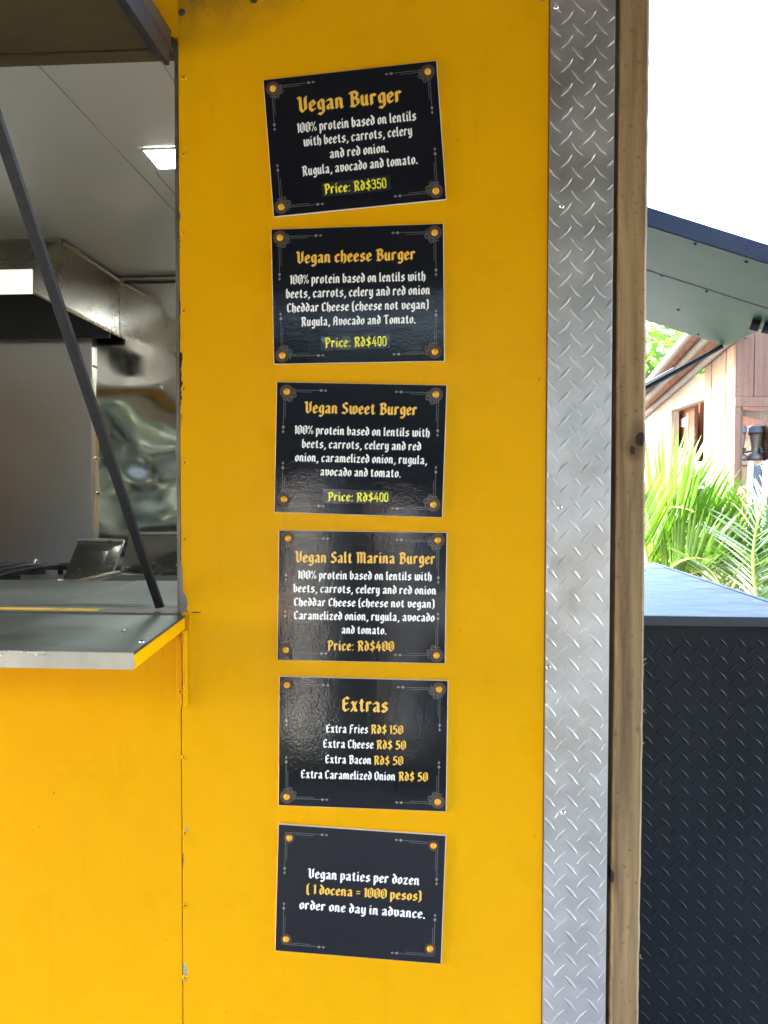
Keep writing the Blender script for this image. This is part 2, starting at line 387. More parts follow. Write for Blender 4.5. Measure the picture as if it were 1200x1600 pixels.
MB().box(-2.36, x1, -.0088, -.0078, ZSILL - .0135, ZSILL - .0065).box(-2.36, x2, .002, .026, ZSILL - .003, ZSILL - .0012).build('sill_paint', sp, sill)
zc = ZSILL + .0005
yc = U(140, 907, Z=zc).y
ctr = MB().box(-2.36, XL - .006, .051, yc, zc - .03, zc).build('inner_counter', M['counter'], truck, .002)
xk = U(143, 930, Z=zc).x
MB().box(xk, XL - .006, .056, yc - .004, zc + .0005, zc + .0016).build('counter_sheet', steel('counter_sheet_steel', (.30, .325, .315), .36, (3, 2, 1), .06, .0, .1), ctr)
MB().box(XW + .04, XE - .04, .0525, yc - .02, ZBOT + .06, zc - .031).build('counter_cabinet', M['steel'], truck)

# latch channel under the shelf
lc = poly([(275.5, 992), (284.5, 992), (286, 1104), (277, 1104)], -.0005, -.004).build('latch_channel', M['yellow_plain'], truck, .0012)
poly([(287, 984), (293.5, 984), (295, 1104), (288.5, 1107)], -.0005, -.009).build('latch_rail', M['yellow_plain'], lc, .0025)
poly([(296, 960), (298.5, 960), (298.5, 985), (296, 985)], -.0004, -.003).build('latch_tab', M['yellow_plain'], lc, .001)
for px, py in ((280, 999), (282.5, 1080)):
    rivet(px, py, lc, M['yellow_plain'], -.0045, .0042)

# --- kitchen inside
ZC = CAM_LOC.z + .908
ZC = min(ZC, 2.30 - .002)
ceil_parts = MB()
ceil_ = MB().box(XW + .03, XE - .03, .0325, YIN, ZC - .0, ZC + .004).build('ceiling', M['ceiling'], truck)
seam = MB()
for px, py in ((240, 77), (47, 88), (213, 235)):
    sx = U(px, py, Z=ZC).x; seam.box(sx - .0018, sx + .0018, .0325 if px != 213 else 0.75, YIN, ZC - .0009, ZC - .0001)
seam.build('ceiling_seam', simple('seam_grey', (.36, .36, .34), .6), ceil_)
# lamp panel
la, lb = U(225, 233, Z=ZC), U(248, 261, Z=ZC)
lamp_em = N('lamp_panel_light'); lamp_em.set(Base_Color=(.9, .9, .9), Emission_Color=(.93, 1.0, .96), Emission_Strength=6)
lm = MB().box(la.x, la.x + .6, la.y, lb.y, ZC - .004, ZC - .0012).build('ceiling_lamp', lamp_em.m, truck)
MB().box(la.x - .01, la.x + .61, la.y - .01, la.y - .0005, ZC - .0045, ZC - .001).box(la.x - .01, la.x + .61, lb.y + .0005, lb.y + .01, ZC - .0045, ZC - .001).box(la.x - .01, la.x - .0005, la.y, lb.y, ZC - .0045, ZC - .001).build('lamp_frame', M['ceiling'], lm)

# polished rear lining, dented
xb0 = U(140, 600, Y=YIN).x; xb1 = XE - .032
def dent(u, v):
    x = xb0 - .3 + (xb1 - xb0 + .3) * u; z = ZBOT + .06 + (ZC - ZBOT - .06) * v
    y = YIN - .004
    for cx, cz, rx, rz, am in ((-1.30, 1.82, .20, .13, .016), (-1.12, 2.0, .17, .12, -.014), (-1.05, 1.62, .25, .15, .014), (-1.25, 1.45, .2, .12, -.013), (-1.05, 1.33, .14, .1, .013), (-.95, 1.85, .18, .2, -.012), (-1.35, 1.62, .1, .08, -.006), (-1.02, 1.5, .12, .08, -.007), (-.98, 1.72, .1, .12, .007)):
        q = ((x - cx) / rx) ** 2 + ((z - cz) / rz) ** 2
        y -= am * math.exp(-q) * .62
    y -= .0008 * math.sin(x * 23 + 2 * math.sin(z * 9)) * math.sin(z * 17 + x * 4)
    return (x, y - .012, z)
lin = MB().grid(dent, 150, 150).build('wall_lining', M['mirror'], truck, recalc=False)
for px, py in ((146, 572), (249, 603), (147, 715), (151, 770)):
    c0 = U(px, py, Y=YIN - .03); MB().lathe(c0, (0, -1, 0), [(.006, -.02), (.006, .0), (.0045, .004), (0, .006)], 10).build('screw', M['chrome'], lin)
for px, py, pw in ((262, 546, 40), (274, 706, 20)):
    c0 = U(px, py, Y=YIN - .1)
    c1 = U(px + pw, py + 6, Y=YIN - .1)
    MB().box(c0.x, c1.x + .1, c0.y, YIN - .02, c0.z - .012, c0.z + .012).build('bracket', M['chrome'], lin, .002)
# backsplash behind the stove
YBS = 1.712
bx = U(144, 700, Y=YBS).x
MB().box(XW + .03, bx, YBS, YBS + .012, .9, U(60, 500, Y=YBS).z).build('backsplash', M['steel_v'], truck, .002)
MB().box(bx + .0004, bx + .004, YBS - .001, YBS + .03, .9, U(60, 515, Y=YBS).z).build('backsplash_edge', M['lip'], truck)
# upper cover above lining, right of the hood
# hood
xh = U(155, 412, Z=ZC).x
yb = YIN - .017
y_t = U(88, 373, Z=ZC).y; lip_t = U(53, 421, X=xh); lip_b = U(53, 459, X=xh)
zb = lip_b.z - .004
prof = [(y_t, ZC - .002), (lip_t.y, lip_t.z), (lip_b.y, lip_b.z), (lip_b.y + .03, lip_b.z + .001), (y_t + .05, ZC - .03), (yb, ZC - .03), (yb, ZC - .002)]
side = [(y_t, ZC - .002), (lip_t.y, lip_t.z), (lip_b.y, lip_b.z), (yb, zb), (yb, ZC - .002)]
hood_em = N('hood_lamp_light'); hood_em.set(Base_Color=(.8, .8, .75), Emission_Color=(1, 1, .86), Emission_Strength=hood_em.rng(hood_em.noise(5, 2), .3, .7, .018, .045))  # glow stands in for the bright reflection on the steel lip
hood = MB()
def pr(pl, xa, xb_): return [(xa, y, z) for y, z in pl], (xb_ - xa, 0, 0)
hood.prism(*pr([(y_t, ZC - .002), (lip_t.y, lip_t.z), (lip_t.y + .012, lip_t.z), (y_t + .012, ZC - .002)], XW + .03, xh - .004))
hood.prism(*pr(side, xh - .004, xh))
hood = hood.build('exhaust_hood', M['hood'], truck)
MB().box(XW + .03, xh - .005, lip_b.y - .002, lip_b.y + .003, lip_b.z, lip_t.z).build('hood_lamp', hood_em.m, hood)  # added glowing strip on the lip, not a lamp
MB().tube([(xh, y_t, ZC - .010), (xh, yb, ZC - .010)], .009, 8).tube([(XW + .03, y_t, ZC - .008), (xh, y_t, ZC - .008)], .009, 8).build('hood_seal', steel('seal_steel', (.34, .33, .30), .4), hood)
MB().tube([(xh + .001, lip_b.y, lip_b.z + .004), (xh + .001, yb, zb + .004)], .006, 8).build('hood_rim', M['lip'], hood)
MB().box(XW + .03, xh - .006, YBS - .06, YBS - .05, zb - .02, ZC - .03).build('hood_filter', M['hood_dark'], hood)
# cornice where ceiling meets the rear lining
MB().tube([(xh + .012, YIN - .03, ZC - .012), (XE - .035, YIN - .03, ZC - .012)], .012, 8).build('ceiling_cornice', steel('cornice_steel', (.25, .24, .22), .45), truck)

# --- stove and fryers behind the counter (things that stand inside the truck)
zst = U(40, 893, Y=1.35).z
sx1 = U(88, 885, Y=1.40).x
stove = thing('gas_stove', 'steel gas stove with black cast iron grates under the backsplash', 'stove', (sx1 - .5, 1.3, ZBOT + .06))
MB().box(sx1 - 1.0, sx1, .95, YBS - .01, ZBOT + .06, zst - .03).build('body', M['steel'], stove, .004)
for gi in range(3):
    g = MB(); xa = sx1 - .32 * (gi + 1); xb_ = xa + .30
    for k in range(4):
        yy = 1.02 + k * .17; g.box(xa, xb_, yy - .008, yy + .008, zst - .012, zst + .006)
    for k in range(4):
        xx = xa + .03 + k * .08; g.tube([(xx, 1.0, zst + .004), (xx, 1.2, zst + .014), (xx, 1.4, zst + .014), (xx, 1.58, zst + .004)], .008, 6)
    for xx in (xa + .04, xb_ - .04):
        for yy in (1.05, 1.55): g.box(xx - .008, xx + .008, yy - .008, yy + .008, zst - .03, zst)
    g.build('grate', M['grate'], stove, .002)
    k = MB().lathe((xa + .15, 1.57, zst - .03), (0, 0, 1), [(.012, 0), (.012, .045), (.009, .055), (0, .06)], 10).build('grate_knob', M['chrome'], stove)
def fryer(name, label, tl, tr, br, bl, ytop, ybot, xr):
    A, B, C_, D = U(*tl, Y=ytop), U(*tr, Y=ytop), U(*br, Y=ybot), U(*bl, Y=ybot)
    zz = D.z
    t = thing(name, label, 'fryer', ((A.x + B.x) / 2, (ytop + ybot) / 2, ZBOT + .06), 'fryers beside the stove')
    x0, x1_ = D.x - .02, D.x + .36 if xr is None else xr
    MB().box(x0, x1_, .62, ybot + .16, ZBOT + .06, zz - .012).build('body', M['steel'], t, .003)
    r = MB(); r.box(x0 - .002, x1_ + .002, .60, .63, zz - .01, zz + .004).box(x0 - .002, x0 + .022, .632, ybot, zz - .01, zz + .004).box(x1_ - .022, x1_ + .002, .632, ybot, zz - .01, zz + .004)
    r.build('rim', M['lip'], t, .002)
    MB().box(x0 + .03, x1_ - .03, .64, ybot - .02, zz - .0115, zz - .009).build('oil_pan', M['dark_gap'], t)
    n = (B - A).cross(D - A).normalized() * .006
    MB().slab([A, B, C_, D], n).build('splash_guard', M['guard'], t, .0015)
    MB().tube([A + Vector((0, -.002, .004)), B + Vector((0, -.002, .004))], .006, 8).build('guard_rim', M['lip'], t)
    MB().tube([B, C_], .004, 6).build('guard_edge', M['lip'], t)
    return t
fryer('deep_fryer', 'steel fryer with slanted splash guard beside the stove', (122, 845), (194, 846), (176, 896), (98, 906), 1.50, 1.25, None)
fryer('deep_fryer', 'steel fryer with wide splash guard nearest the yellow panel', (203, 835), (340, 835), (320, 905), (188, 893), 1.52, 1.22, None)

# ------------------------------------------------------------------ lettering
NW, NT, NA = .175, .055, R(38)
def nib(scale=1.0, thin=False):
    w_, t_ = (NW * scale / 2, NT * scale / 2) if not thin else (.028, .028)
    ca, sa = math.cos(NA), math.sin(NA)
    return [(x * ca - y * sa, x * sa + y * ca) for x, y in ((-w_, -t_), (w_, -t_), (w_, t_), (-w_, t_))]
def hull(pts):
    pts = sorted(set((round(x, 5), round(y, 5)) for x, y in pts))
    def half(ps):
        h = []
        for p in ps:
            while len(h) > 1 and (h[-1][0] - h[-2][0]) * (p[1] - h[-2][1]) - (h[-1][1] - h[-2][1]) * (p[0] - h[-2][0]) <= 1e-9: h.pop()
            h.append(p)
        return h
    a_, b_ = half(pts), half(pts[::-1]); return a_[:-1] + b_[:-1]
G = {
 'a': [[(.07,.57),(.19,.65),(.33,.58),(.33,.12),(.39,.07)], [(.33,.40),(.11,.29),(.08,.17),(.15,.07),(.33,.2)]],
 'b': [[(.1,.93),(.1,.15),(.22,.06),(.36,.17),(.36,.53),(.26,.65),(.1,.54)]],
 'c': [[(.33,.56),(.23,.65),(.09,.54),(.09,.18),(.2,.06),(.33,.13)]],
 'd': [[(.09,.52),(.09,.18),(.2,.06),(.35,.18),(.35,.66),(.12,.93)], [(.09,.52),(.2,.63),(.35,.56)]],
 'e': [[(.34,.14),(.2,.06),(.09,.18),(.09,.54),(.23,.66),(.34,.54),(.33,.43),(.12,.31)]],
 'f': [[(.34,.86),(.24,.93),(.12,.8),(.12,.06)], [(.02,.6),(.28,.6)]],
 'g': [[(.35,.58),(.22,.66),(.09,.54),(.09,.24),(.18,.12),(.35,.22)], [(.35,.62),(.35,-.06),(.24,-.2),(.08,-.14)]],
 'h': [[(.1,.93),(.1,.08)], [(.1,.52),(.24,.65),(.36,.54),(.36,.14),(.28,-.02)]],
 'i': [[(.1,.64),(.1,.13),(.16,.08)], [(.09,.86),(.12,.89)]],
 'l': [[(.1,.93),(.1,.13),(.17,.08)]],
 'm': [[(.1,.64),(.1,.08)], [(.1,.54),(.22,.65),(.34,.56),(.34,.08)], [(.34,.54),(.46,.65),(.58,.56),(.58,.12),(.64,.07)]],
 'n': [[(.1,.64),(.1,.08)], [(.1,.54),(.23,.65),(.35,.56),(.35,.12),(.41,.07)]],
 'o': [[(.09,.53),(.09,.18),(.21,.06),(.36,.18),(.36,.53),(.23,.66),(.09,.53)]],
 'p': [[(.1,.66),(.1,-.2)], [(.1,.54),(.24,.65),(.37,.53),(.37,.18),(.23,.06),(.1,.16)]],
 'r': [[(.1,.64),(.1,.08)], [(.1,.52),(.22,.66),(.32,.58)]],
 's': [[(.33,.57),(.21,.66),(.09,.56),(.1,.44),(.32,.29),(.33,.16),(.2,.06),(.06,.13)]],
 't': [[(.13,.8),(.13,.16),(.2,.07),(.27,.1)], [(.05,.62),(.22,.64)]],
 'u': [[(.1,.64),(.1,.17),(.21,.06),(.35,.18)], [(.35,.64),(.35,.12),(.41,.07)]],
 'v': [[(.06,.66),(.1,.6),(.1,.2),(.22,.06),(.36,.18),(.36,.55),(.28,.66)]],
 'w': [[(.06,.66),(.1,.6),(.1,.17),(.2,.06),(.34,.16)], [(.34,.64),(.34,.16),(.45,.06),(.59,.18),(.59,.55),(.51,.66)]],
 'x': [[(.06,.62),(.13,.64),(.31,.1),(.38,.08)], [(.34,.65),(.23,.4)], [(.2,.32),(.06,.07)]],
 'y': [[(.1,.64),(.1,.2),(.21,.08),(.35,.2)], [(.35,.64),(.35,-.04),(.25,-.19),(.1,-.14)]],
 'z': [[(.08,.6),(.34,.63),(.09,.1),(.36,.08)]],
 'V': [[(.02,.93),(.13,.88),(.14,.2),(.25,.06),(.42,.2),(.42,.82),(.46,.93)]],
 'B': [[(.13,.88),(.13,.08)], [(.02,.88),(.3,.93),(.43,.8),(.4,.62),(.18,.54)], [(.30,.56),(.46,.42),(.46,.2),(.29,.06),(.05,.1)]],
 'R': [[(.13,.88),(.13,.05),(.07,.02)], [(.02,.88),(.3,.93),(.44,.8),(.42,.6),(.18,.5)], [(.28,.5),(.36,.34),(.40,.12),(.48,.06)]],
 'P': [[(.13,.88),(.13,.05),(.06,.0)], [(.02,.88),(.3,.93),(.44,.8),(.44,.56),(.3,.42),(.16,.46)]],
 'C': [[(.42,.82),(.3,.93),(.12,.8),(.12,.2),(.25,.06),(.42,.16)]],
 'S': [[(.42,.82),(.28,.93),(.12,.8),(.14,.62),(.4,.42),(.42,.2),(.26,.06),(.05,.14)]],
 'M': [[(.02,.9),(.12,.88),(.13,.08)], [(.13,.8),(.27,.93),(.39,.82),(.39,.08)], [(.39,.8),(.53,.93),(.65,.82),(.65,.13),(.72,.07)]],
 'T': [[(.02,.82),(.12,.92),(.48,.90)], [(.26,.88),(.26,.13),(.34,.07)]],
 'A': [[(.06,.05),(.12,.1),(.12,.78),(.25,.93),(.43,.82),(.43,.1),(.48,.06)], [(.12,.46),(.43,.5)]],
 'E': [[(.42,.84),(.3,.93),(.12,.8),(.12,.2),(.25,.06),(.42,.16)], [(.12,.5),(.34,.53)]],
 'F': [[(.44,.88),(.22,.93),(.13,.8),(.13,.08),(.05,.0)], [(.13,.5),(.34,.53)]],
 'O': [[(.1,.8),(.1,.2),(.26,.06),(.44,.2),(.44,.8),(.28,.93),(.1,.8)]],
 '1': [[(.06,.86),(.15,.9),(.15,.08)]],
 '0': [['m',(.08,.8),(.08,.2),(.25,.05),(.46,.2),(.46,.8),(.29,.94),(.08,.8)], ['t', (.27,.72), (.27,.28)]],
 '4': [[(.28,.92),(.08,.36),(.46,.36)], [(.34,.62),(.34,.06)]],
 '5': [[(.4,.9),(.14,.9),(.12,.56),(.3,.57),(.41,.42),(.4,.18),(.25,.06),(.05,.12)]],
 '$': [[(.40,.76),(.27,.86),(.12,.76),(.14,.6),(.38,.4),(.4,.22),(.26,.12),(.06,.2)], ['t', (.27,1.02), (.25,-.06)]],
 '%': [['t',(.08,.84),(.08,.66),(.17,.58),(.26,.66),(.26,.84),(.17,.92),(.08,.84)], ['t',(.42,.34),(.42,.16),(.51,.08),(.6,.16),(.6,.34),(.51,.42),(.42,.34)], ['t',(.52,.94),(.14,.06)]],
 '(': [[(.22,.98),(.11,.84),(.11,.1),(.22,-.06)]], ')': [[(.07,.98),(.18,.84),(.18,.1),(.07,-.06)]],
 ':': [[(.08,.55),(.11,.57)], [(.08,.08),(.11,.1)]], '.': [['p',(.06,.10),(.12,.10)], ['p',(.06,.06),(.12,.06)]], ',': [[(.1,.08),(.12,.04),(.06,-.1)]],
 '=': [['t',(.06,.56),(.36,.56)], ['t',(.06,.34),(.36,.34)]],
 # plain numerals of the stuck-on prices
 '③': [['p',(.08,.82),(.16,.92),(.3,.92),(.38,.82),(.38,.64),(.28,.54),(.18,.54)], ['p',(.28,.54),(.4,.42),(.4,.2),(.3,.08),(.16,.08),(.07,.18)]],
 '⑤': [['p',(.38,.92),(.12,.92),(.1,.52),(.28,.58),(.4,.46),(.4,.2),(.3,.08),(.16,.08),(.07,.18)]],
 '⓪': [['p',(.08,.78),(.08,.22),(.16,.08),(.3,.08),(.38,.22),(.38,.78),(.3,.92),(.16,.92),(.08,.78)]],
 '④': [['p',(.3,.92),(.06,.32),(.44,.32)], ['p',(.33,.6),(.33,.06)]],
}
_cache = {}
def glyph(ch):
    if ch in _cache: return _cache[ch]
    polys = []; nb = nib(); tb = nib(thin=True); pb = [(.058 * math.cos(k * math.pi / 4), .058 * math.sin(k * math.pi / 4)) for k in range(8)]
    for st in G[ch]:
        nn = nb
        if st[0] == 't': nn = tb; st = st[1:]
        elif st[0] == 'm': nn = nib(.9); st = st[1:]
        elif st[0] == 'p': nn = pb; st = st[1:]
        for a_, b_ in zip(st, st[1:]):
            polys.append(hull([(a_[0] + x, a_[1] + y) for x, y in nn] + [(b_[0] + x, b_[1] + y) for x, y in nn]))
    vs = []; fs = []
    for p in polys:
        n = len(vs); vs += [Vector(q) for q in p]; fs.append(list(range(n, n + len(p))))
    V_, E_, F_, _, _, OF = delaunay_2d_cdt(vs, [], fs, 0, 1e-5)
    tri = [f for f, o in zip(F_, OF) if len(o)]
    x0 = min(v.x for v in V_); x1 = max(v.x for v in V_)
    _cache[ch] = ([(v.x - x0, v.y) for v in V_], tri, x1 - x0)
    return _cache[ch]
YF = -.0048
YT = YF - .00055
def text_line(txt, L, Rr, cap, mat, parent, yoff=0):
    A, B = U(*L, Y=YT - yoff), U(*Rr, Y=YT - yoff)
    ux = (B - A); up = Vector((0, 0, 1)); h = U(L[0], L[1] - cap, Y=YT - yoff).z - A.z
    # letters stand square to the line
    dirx = ux.normalized(); upv = Vector((-dirx.z, 0, dirx.x)) * h
    x = 0; items = []
    for ch in txt:
        if ch == ' ': x += .25; continue
        vs, fs, wd = glyph(ch); items.append((x, vs, fs)); x += wd + .06
    tot = x - .06; mb = MB()
    for x0, vs, fs in items:
        mb.add([A + ux * ((x0 + p[0]) / tot) + upv * p[1] for p in vs], [f for f in fs])
    o = mb.build('lettering', mat, parent, recalc=False)
    me = o.data; bm = bmesh.new(); bm.from_mesh(me)
    for f in bm.faces:
        f.normal_update()
        if f.normal.y > 0: f.normal_flip()
    bm.to_mesh(me); bm.free()
    return o

WH, GO, LE = 'ink_white', 'ink_gold', 'ink_lemon'
SK = 1200 / 310
signs = [
 ((400, 80), [(411.6, 125.2), (681.6, 95), (697, 311.0), (428, 338.3)], 'tilted navy menu board headed Vegan Burger, topmost of the column',
  [("Vegan Burger", 252, 375, 885, 307, 100, GO), ("100% protein based on lentils", 250, 497, 970, 420, 64, WH), ("with beets, carrots, celery", 288, 578, 945, 508, 62, WH),
   ("and red onion.", 447, 650, 800, 612, 62, WH), ("Rugula, avocado and tomato.", 280, 756, 978, 682, 62, WH), ("Price: Rd$③⑤⓪", 413, 866, 790, 828, 64, LE)],
  [(395, 797), (812, 750), (817, 838), (400, 884)]),
 ((400, 340), [(424, 358.6), (692.4, 349.6), (694, 564), (428.4, 568.6)], 'navy menu board headed Vegan cheese Burger on the yellow panel',
  [("Vegan cheese Burger", 243, 280, 965, 256, 76, GO), ("100% protein based on lentils with", 205, 405, 1025, 383, 60, WH), ("beets, carrots, celery and red onion", 182, 490, 1053, 466, 60, WH),
   ("Cheddar Cheese (cheese not vegan)", 188, 574, 1045, 553, 58, WH), ("Rugula, Avocado and Tomato.", 272, 658, 965, 641, 58, WH), ("Price: Rd$④⓪⓪", 415, 788, 790, 778, 63, LE)],
  [(393, 720), (810, 703), (812, 790), (394, 806)]),
 ((400, 590), [(432.8, 597), (697.9, 602.1), (690.6, 808.5), (428.9, 800)], 'navy menu board headed Vegan Sweet Burger with glare along its bottom',
  [("Vegan Sweet Burger", 292, 216, 975, 230, 74, GO), ("100% protein based on lentils with", 232, 342, 1050, 361, 56, WH), ("beets, carrots, celery and red", 278, 426, 998, 443, 56, WH),
   ("onion, caramelized onion, rugula,", 236, 508, 1035, 526, 56, WH), ("avocado and tomato.", 388, 594, 875, 606, 56, WH), ("Price: Rd$④⓪⓪", 432, 748, 800, 753, 58, LE)],
  [(405, 674), (825, 684), (824, 766), (403, 759)]),
 ((400, 810), [(436.2, 829), (697.9, 832.5), (695, 1036.6), (433.6, 1031)], 'navy menu board headed Vegan Salt Marina Burger, its price printed in gold',
  [("Vegan Salt Marina Burger", 235, 268, 1085, 279, 72, GO), ("100% protein based on lentils with", 252, 367, 1063, 378, 55, WH), ("beets, carrots, celery and red onion", 227, 448, 1090, 463, 55, WH),
   ("Cheddar Cheese (cheese not vegan)", 230, 530, 1080, 543, 53, WH), ("Caramelized onion, rugula, avocado", 230, 612, 1080, 626, 55, WH), ("and tomato.", 518, 698, 788, 703, 53, WH), ("Price: Rd$400", 430, 800, 835, 805, 64, GO)], None),
 ((400, 1040), [(436.7, 1057), (699.7, 1064), (696.6, 1268), (435.4, 1258)], 'navy menu board headed Extras listing four extra prices',
  [("Extras", 522, 278, 798, 286, 93, GO), ("Extra Fries", 425, 407, 678, 412, 55, WH), ("Rd$ 150", 693, 412, 890, 417, 57, GO), ("Extra Cheese", 407, 498, 712, 504, 55, WH), ("Rd$ 50", 727, 505, 907, 510, 57, GO),
   ("Extra Bacon", 420, 592, 697, 598, 55, WH), ("Rd$ 50", 711, 600, 890, 604, 57, GO), ("Extra Caramelized Onion", 273, 682, 843, 697, 55, WH), ("Rd$ 50", 860, 697, 1040, 702, 57, GO)], None),
 ((400, 1270), [(435.4, 1288), (696.3, 1306), (688.8, 1506), (430.2, 1485.2)], 'tilted navy board about ordering patties a day ahead, lowest of the column',
  [("Vegan paties per dozen", 312, 396, 988, 440, 62, WH), ("( 1 docena = 1000 pesos)", 305, 490, 1000, 535, 62, GO), ("order one day in advance.", 262, 583, 1022, 642, 60, WH)], None),
]
# screw centres (photograph pixels) of each board: TL, TR, BR, BL
screws = [
 [(426.5, 138.5), (668.5, 112), (681, 298.5), (439.5, 323.5)],
 [(437.5, 371.5), (679, 363.5), (679.5, 549.5), (441, 555.5)],
 [(448, 612), (681, 616.5), (677, 788.5), (443.5, 780)],
 [(450, 841.5), (684, 844), (682, 1024), (446.5, 1015.5)],
 [(448.5, 1070.5), (686, 1077), (684, 1253), (448, 1245)],
 [(452, 1309), (677.5, 1321.5), (672, 1482.5), (447, 1467.5)],
]
def ring2(mb, c, r0, r1, y, n=18):
    vs = []
    for k in range(n):
        t = 2 * math.pi * k / n
        for r in (r0, r1): vs.append(Vector((c.x + r * math.cos(t), y, c.z + r * math.sin(t))))
    mb.add(vs, [(2 * k, 2 * k + 1, (2 * k + 3) % (2 * n), (2 * k + 2) % (2 * n)) for k in range(n)])
for si, (org, cor, label, lines, stk) in enumerate(signs):
    cw = [U(a_, b_, Y=YF) for a_, b_ in cor]
    cen = sum(cw, Vector()) / 4
    t = thing('menu_sign', label, 'menu sign', (cen.x, 0, min(p.z for p in cw)), 'menu signs on the yellow panel')
    back = [cen + (p - cen) * 1.0045 for p in cw]
    MB().slab(back, (0, .0046, 0)).build('board', M['white_core'], t, .0006)
    # face print, sagging a little like glued vinyl
    MB().slab([cen + (p - cen) * .9985 + Vector((0, -.0002, 0)) for p in cw], (0, .0003, 0)).build('print', M['print'], t)
    Zf = lambda x, y: (org[0] + x / SK, org[1] + y / SK)
    for (txt, xa, ya, xb_, yb_, cap, mt) in lines:
        text_line(txt, Zf(xa, ya), Zf(xb_, yb_), cap / SK, M[mt], t, .0006 if mt == LE else 0)
    if stk:
        q = [U(*Zf(*p), Y=YF - .0004) for p in stk]
        MB().slab(q, (0, -.0004, 0)).build('price_sticker', M['sticker'], t)
    ex = ((cw[1] - cw[0]).normalized() + (cw[2] - cw[3]).normalized()).normalized(); ez = ((cw[0] - cw[3]).normalized() + (cw[1] - cw[2]).normalized()).normalized()
    for k, (sx, sy) in enumerate(screws[si]):
        c = U(sx, sy, Y=YF - .0004)
        hx = ex if k in (0, 3) else -ex; hz_ = -ez if k in (0, 1) else ez
        sc = MB().lathe(c, (0, -1, 0), [(.0056, -.0006), (.0054, .0004), (.0049, .0018), (.0033, .0028), (0, .0033)], 16).build('screw', M['cap'], t)
        dk = MB(); ring2(dk, c, .0050, .0118 if si < 5 else .0092, c.y - .0001); dk.build('washer', M['ring'], sc, recalc=False)
        # printed corner ornament: rules, diamonds, curls
        o = MB()
        y = YF - .0005
        cc = cor[k]; ccw = cw[k]
        ins = .0125
        cl = ccw + hx * ins + hz_ * ins; cl.y = y
        d_ = hx + hz_
        for off, e_, wd in ((0, .058, .0005), (.003, .045, .0004)):
            k0 = cl + d_ * off; i0 = k0 - d_ * wd; i1 = k0 + d_ * wd
            o.add([i0 + hx * e_, i0, i0 + hz_ * e_, i1 + hz_ * (e_ - wd), i1, i1 + hx * (e_ - wd)], [(0, 1, 4, 5), (1, 2, 3, 4)])
        o.add([cl + d_ * .0004 + hx * .02, cl + d_ * .0028 + hx * .02, cl + d_ * .0028 + hx * .0206, cl + d_ * .0004 + hx * .0206], [(0, 1, 2, 3)])
        o.build('corner_rule', M['ink_line'], t)
        o = MB()
        for a1, b1 in ((hx, hz_), (hz_, hx)):
            for s0, rr in ((.062, .0032), (.0695, .0026)):
                p = cl + a1 * s0
                o.add([p - a1 * rr, p - b1 * rr * .8, p + a1 * rr * 1.2, p + b1 * rr * .8], [(0, 1, 2, 3)])
        o.build('corner_diamond', M['ink_dot'], t)
        o = MB()
        if si < 5:
            for a1, b1, s_ in ((hx, hz_, 1), (hz_, hx, -1)):
                cc2 = c + a1 * .0125 + b1 * .0055; ring2(o, cc2, .0030, .0044, y - .0001, 14)
                cc3 = c + a1 * .006 + b1 * .0125; 
            t0 = math.atan2((hx + hz_).z, (hx + hz_).x)
            pts = [c + Vector((math.cos(t0 + s_), 0, math.sin(t0 + s_))) * .0138 for s_ in [(-1.25 + i * .25) for i in range(11)]]
            for a1, b1 in zip(pts, pts[1:]):
                n_ = ((a1 - c).normalized()) * .0007
                o.add([a1 - n_, b1 - n_, b1 + n_, a1 + n_], [(0, 1, 2, 3)])
            o.build('corner_curl', M['curl'], t)

# ------------------------------------------------------------------ wooden post
yp = -.004
pl, prr = U(962, 800, Y=yp).x, U(1008, 800, Y=yp).x
k1 = U(1000, 692, Y=yp); k2 = U(953.5, 1370, Y=yp)
base_post = ((pl + prr) / 2, .04, 0)
M['post'] = wood('post_pine', (.12, .070, .034), (.40, .258, .118), 1.0, 2, .75, [(k1.x - base_post[0], k1.z + .006, .012, .016), (k1.x - .012 - base_post[0], k1.z - .012, .006, .010), (k2.x + .002 - base_post[0], k2.z, .007, .016)])
post = thing('wooden_post', 'rough sawn timber post with dark knots beside the tread plate strip', 'post', base_post)
def post_shape():
    m = MB(); n = 140; H = 2.6; vs = []
    rnd = random.Random(3); ph = [rnd.uniform(0, 6) for _ in range(4)]
    for i in range(n + 1):
        z = H * i / n
        j0 = .0010 * math.sin(z * 5 + ph[0]) + rnd.uniform(-.00035, .00035); j1 = .0012 * math.sin(z * 4 + ph[1]) + rnd.uniform(-.0005, .0005)
        c = .004
        x0, x1 = pl + j0, prr + j1
        for p in ((x0 + c, yp), (x1 - c, yp), (x1, yp + c), (x1, yp + .089), (x0, yp + .089), (x0, yp + c)): vs.append((p[0], p[1], z))
    m.add(vs, [(i * 6 + k, i * 6 + (k + 1) % 6, (i + 1) * 6 + (k + 1) % 6, (i + 1) * 6 + k) for i in range(n) for k in range(6)])
    m.add(vs[-6:], [(0, 1, 2, 3, 4, 5)])
    return m
post_shape().build('timber', M['post'], post)
sp_ = MB(); rnd = random.Random(5)
for py in (1032, 1040, 1110, 1160, 700, 890, 1495, 560):
    x = prr if py not in (890,) else pl
    c = U(1008, py, Y=yp + .003); c.x = prr
    for q in range(2):
        sp_.tube([c, c + Vector((rnd.uniform(.002, .007), -.001, rnd.uniform(-.006, .006)))], [.0006, .0002], 5)
sp_.build('splinter', simple('splinter_wood', (.5, .38, .22), .7), post)

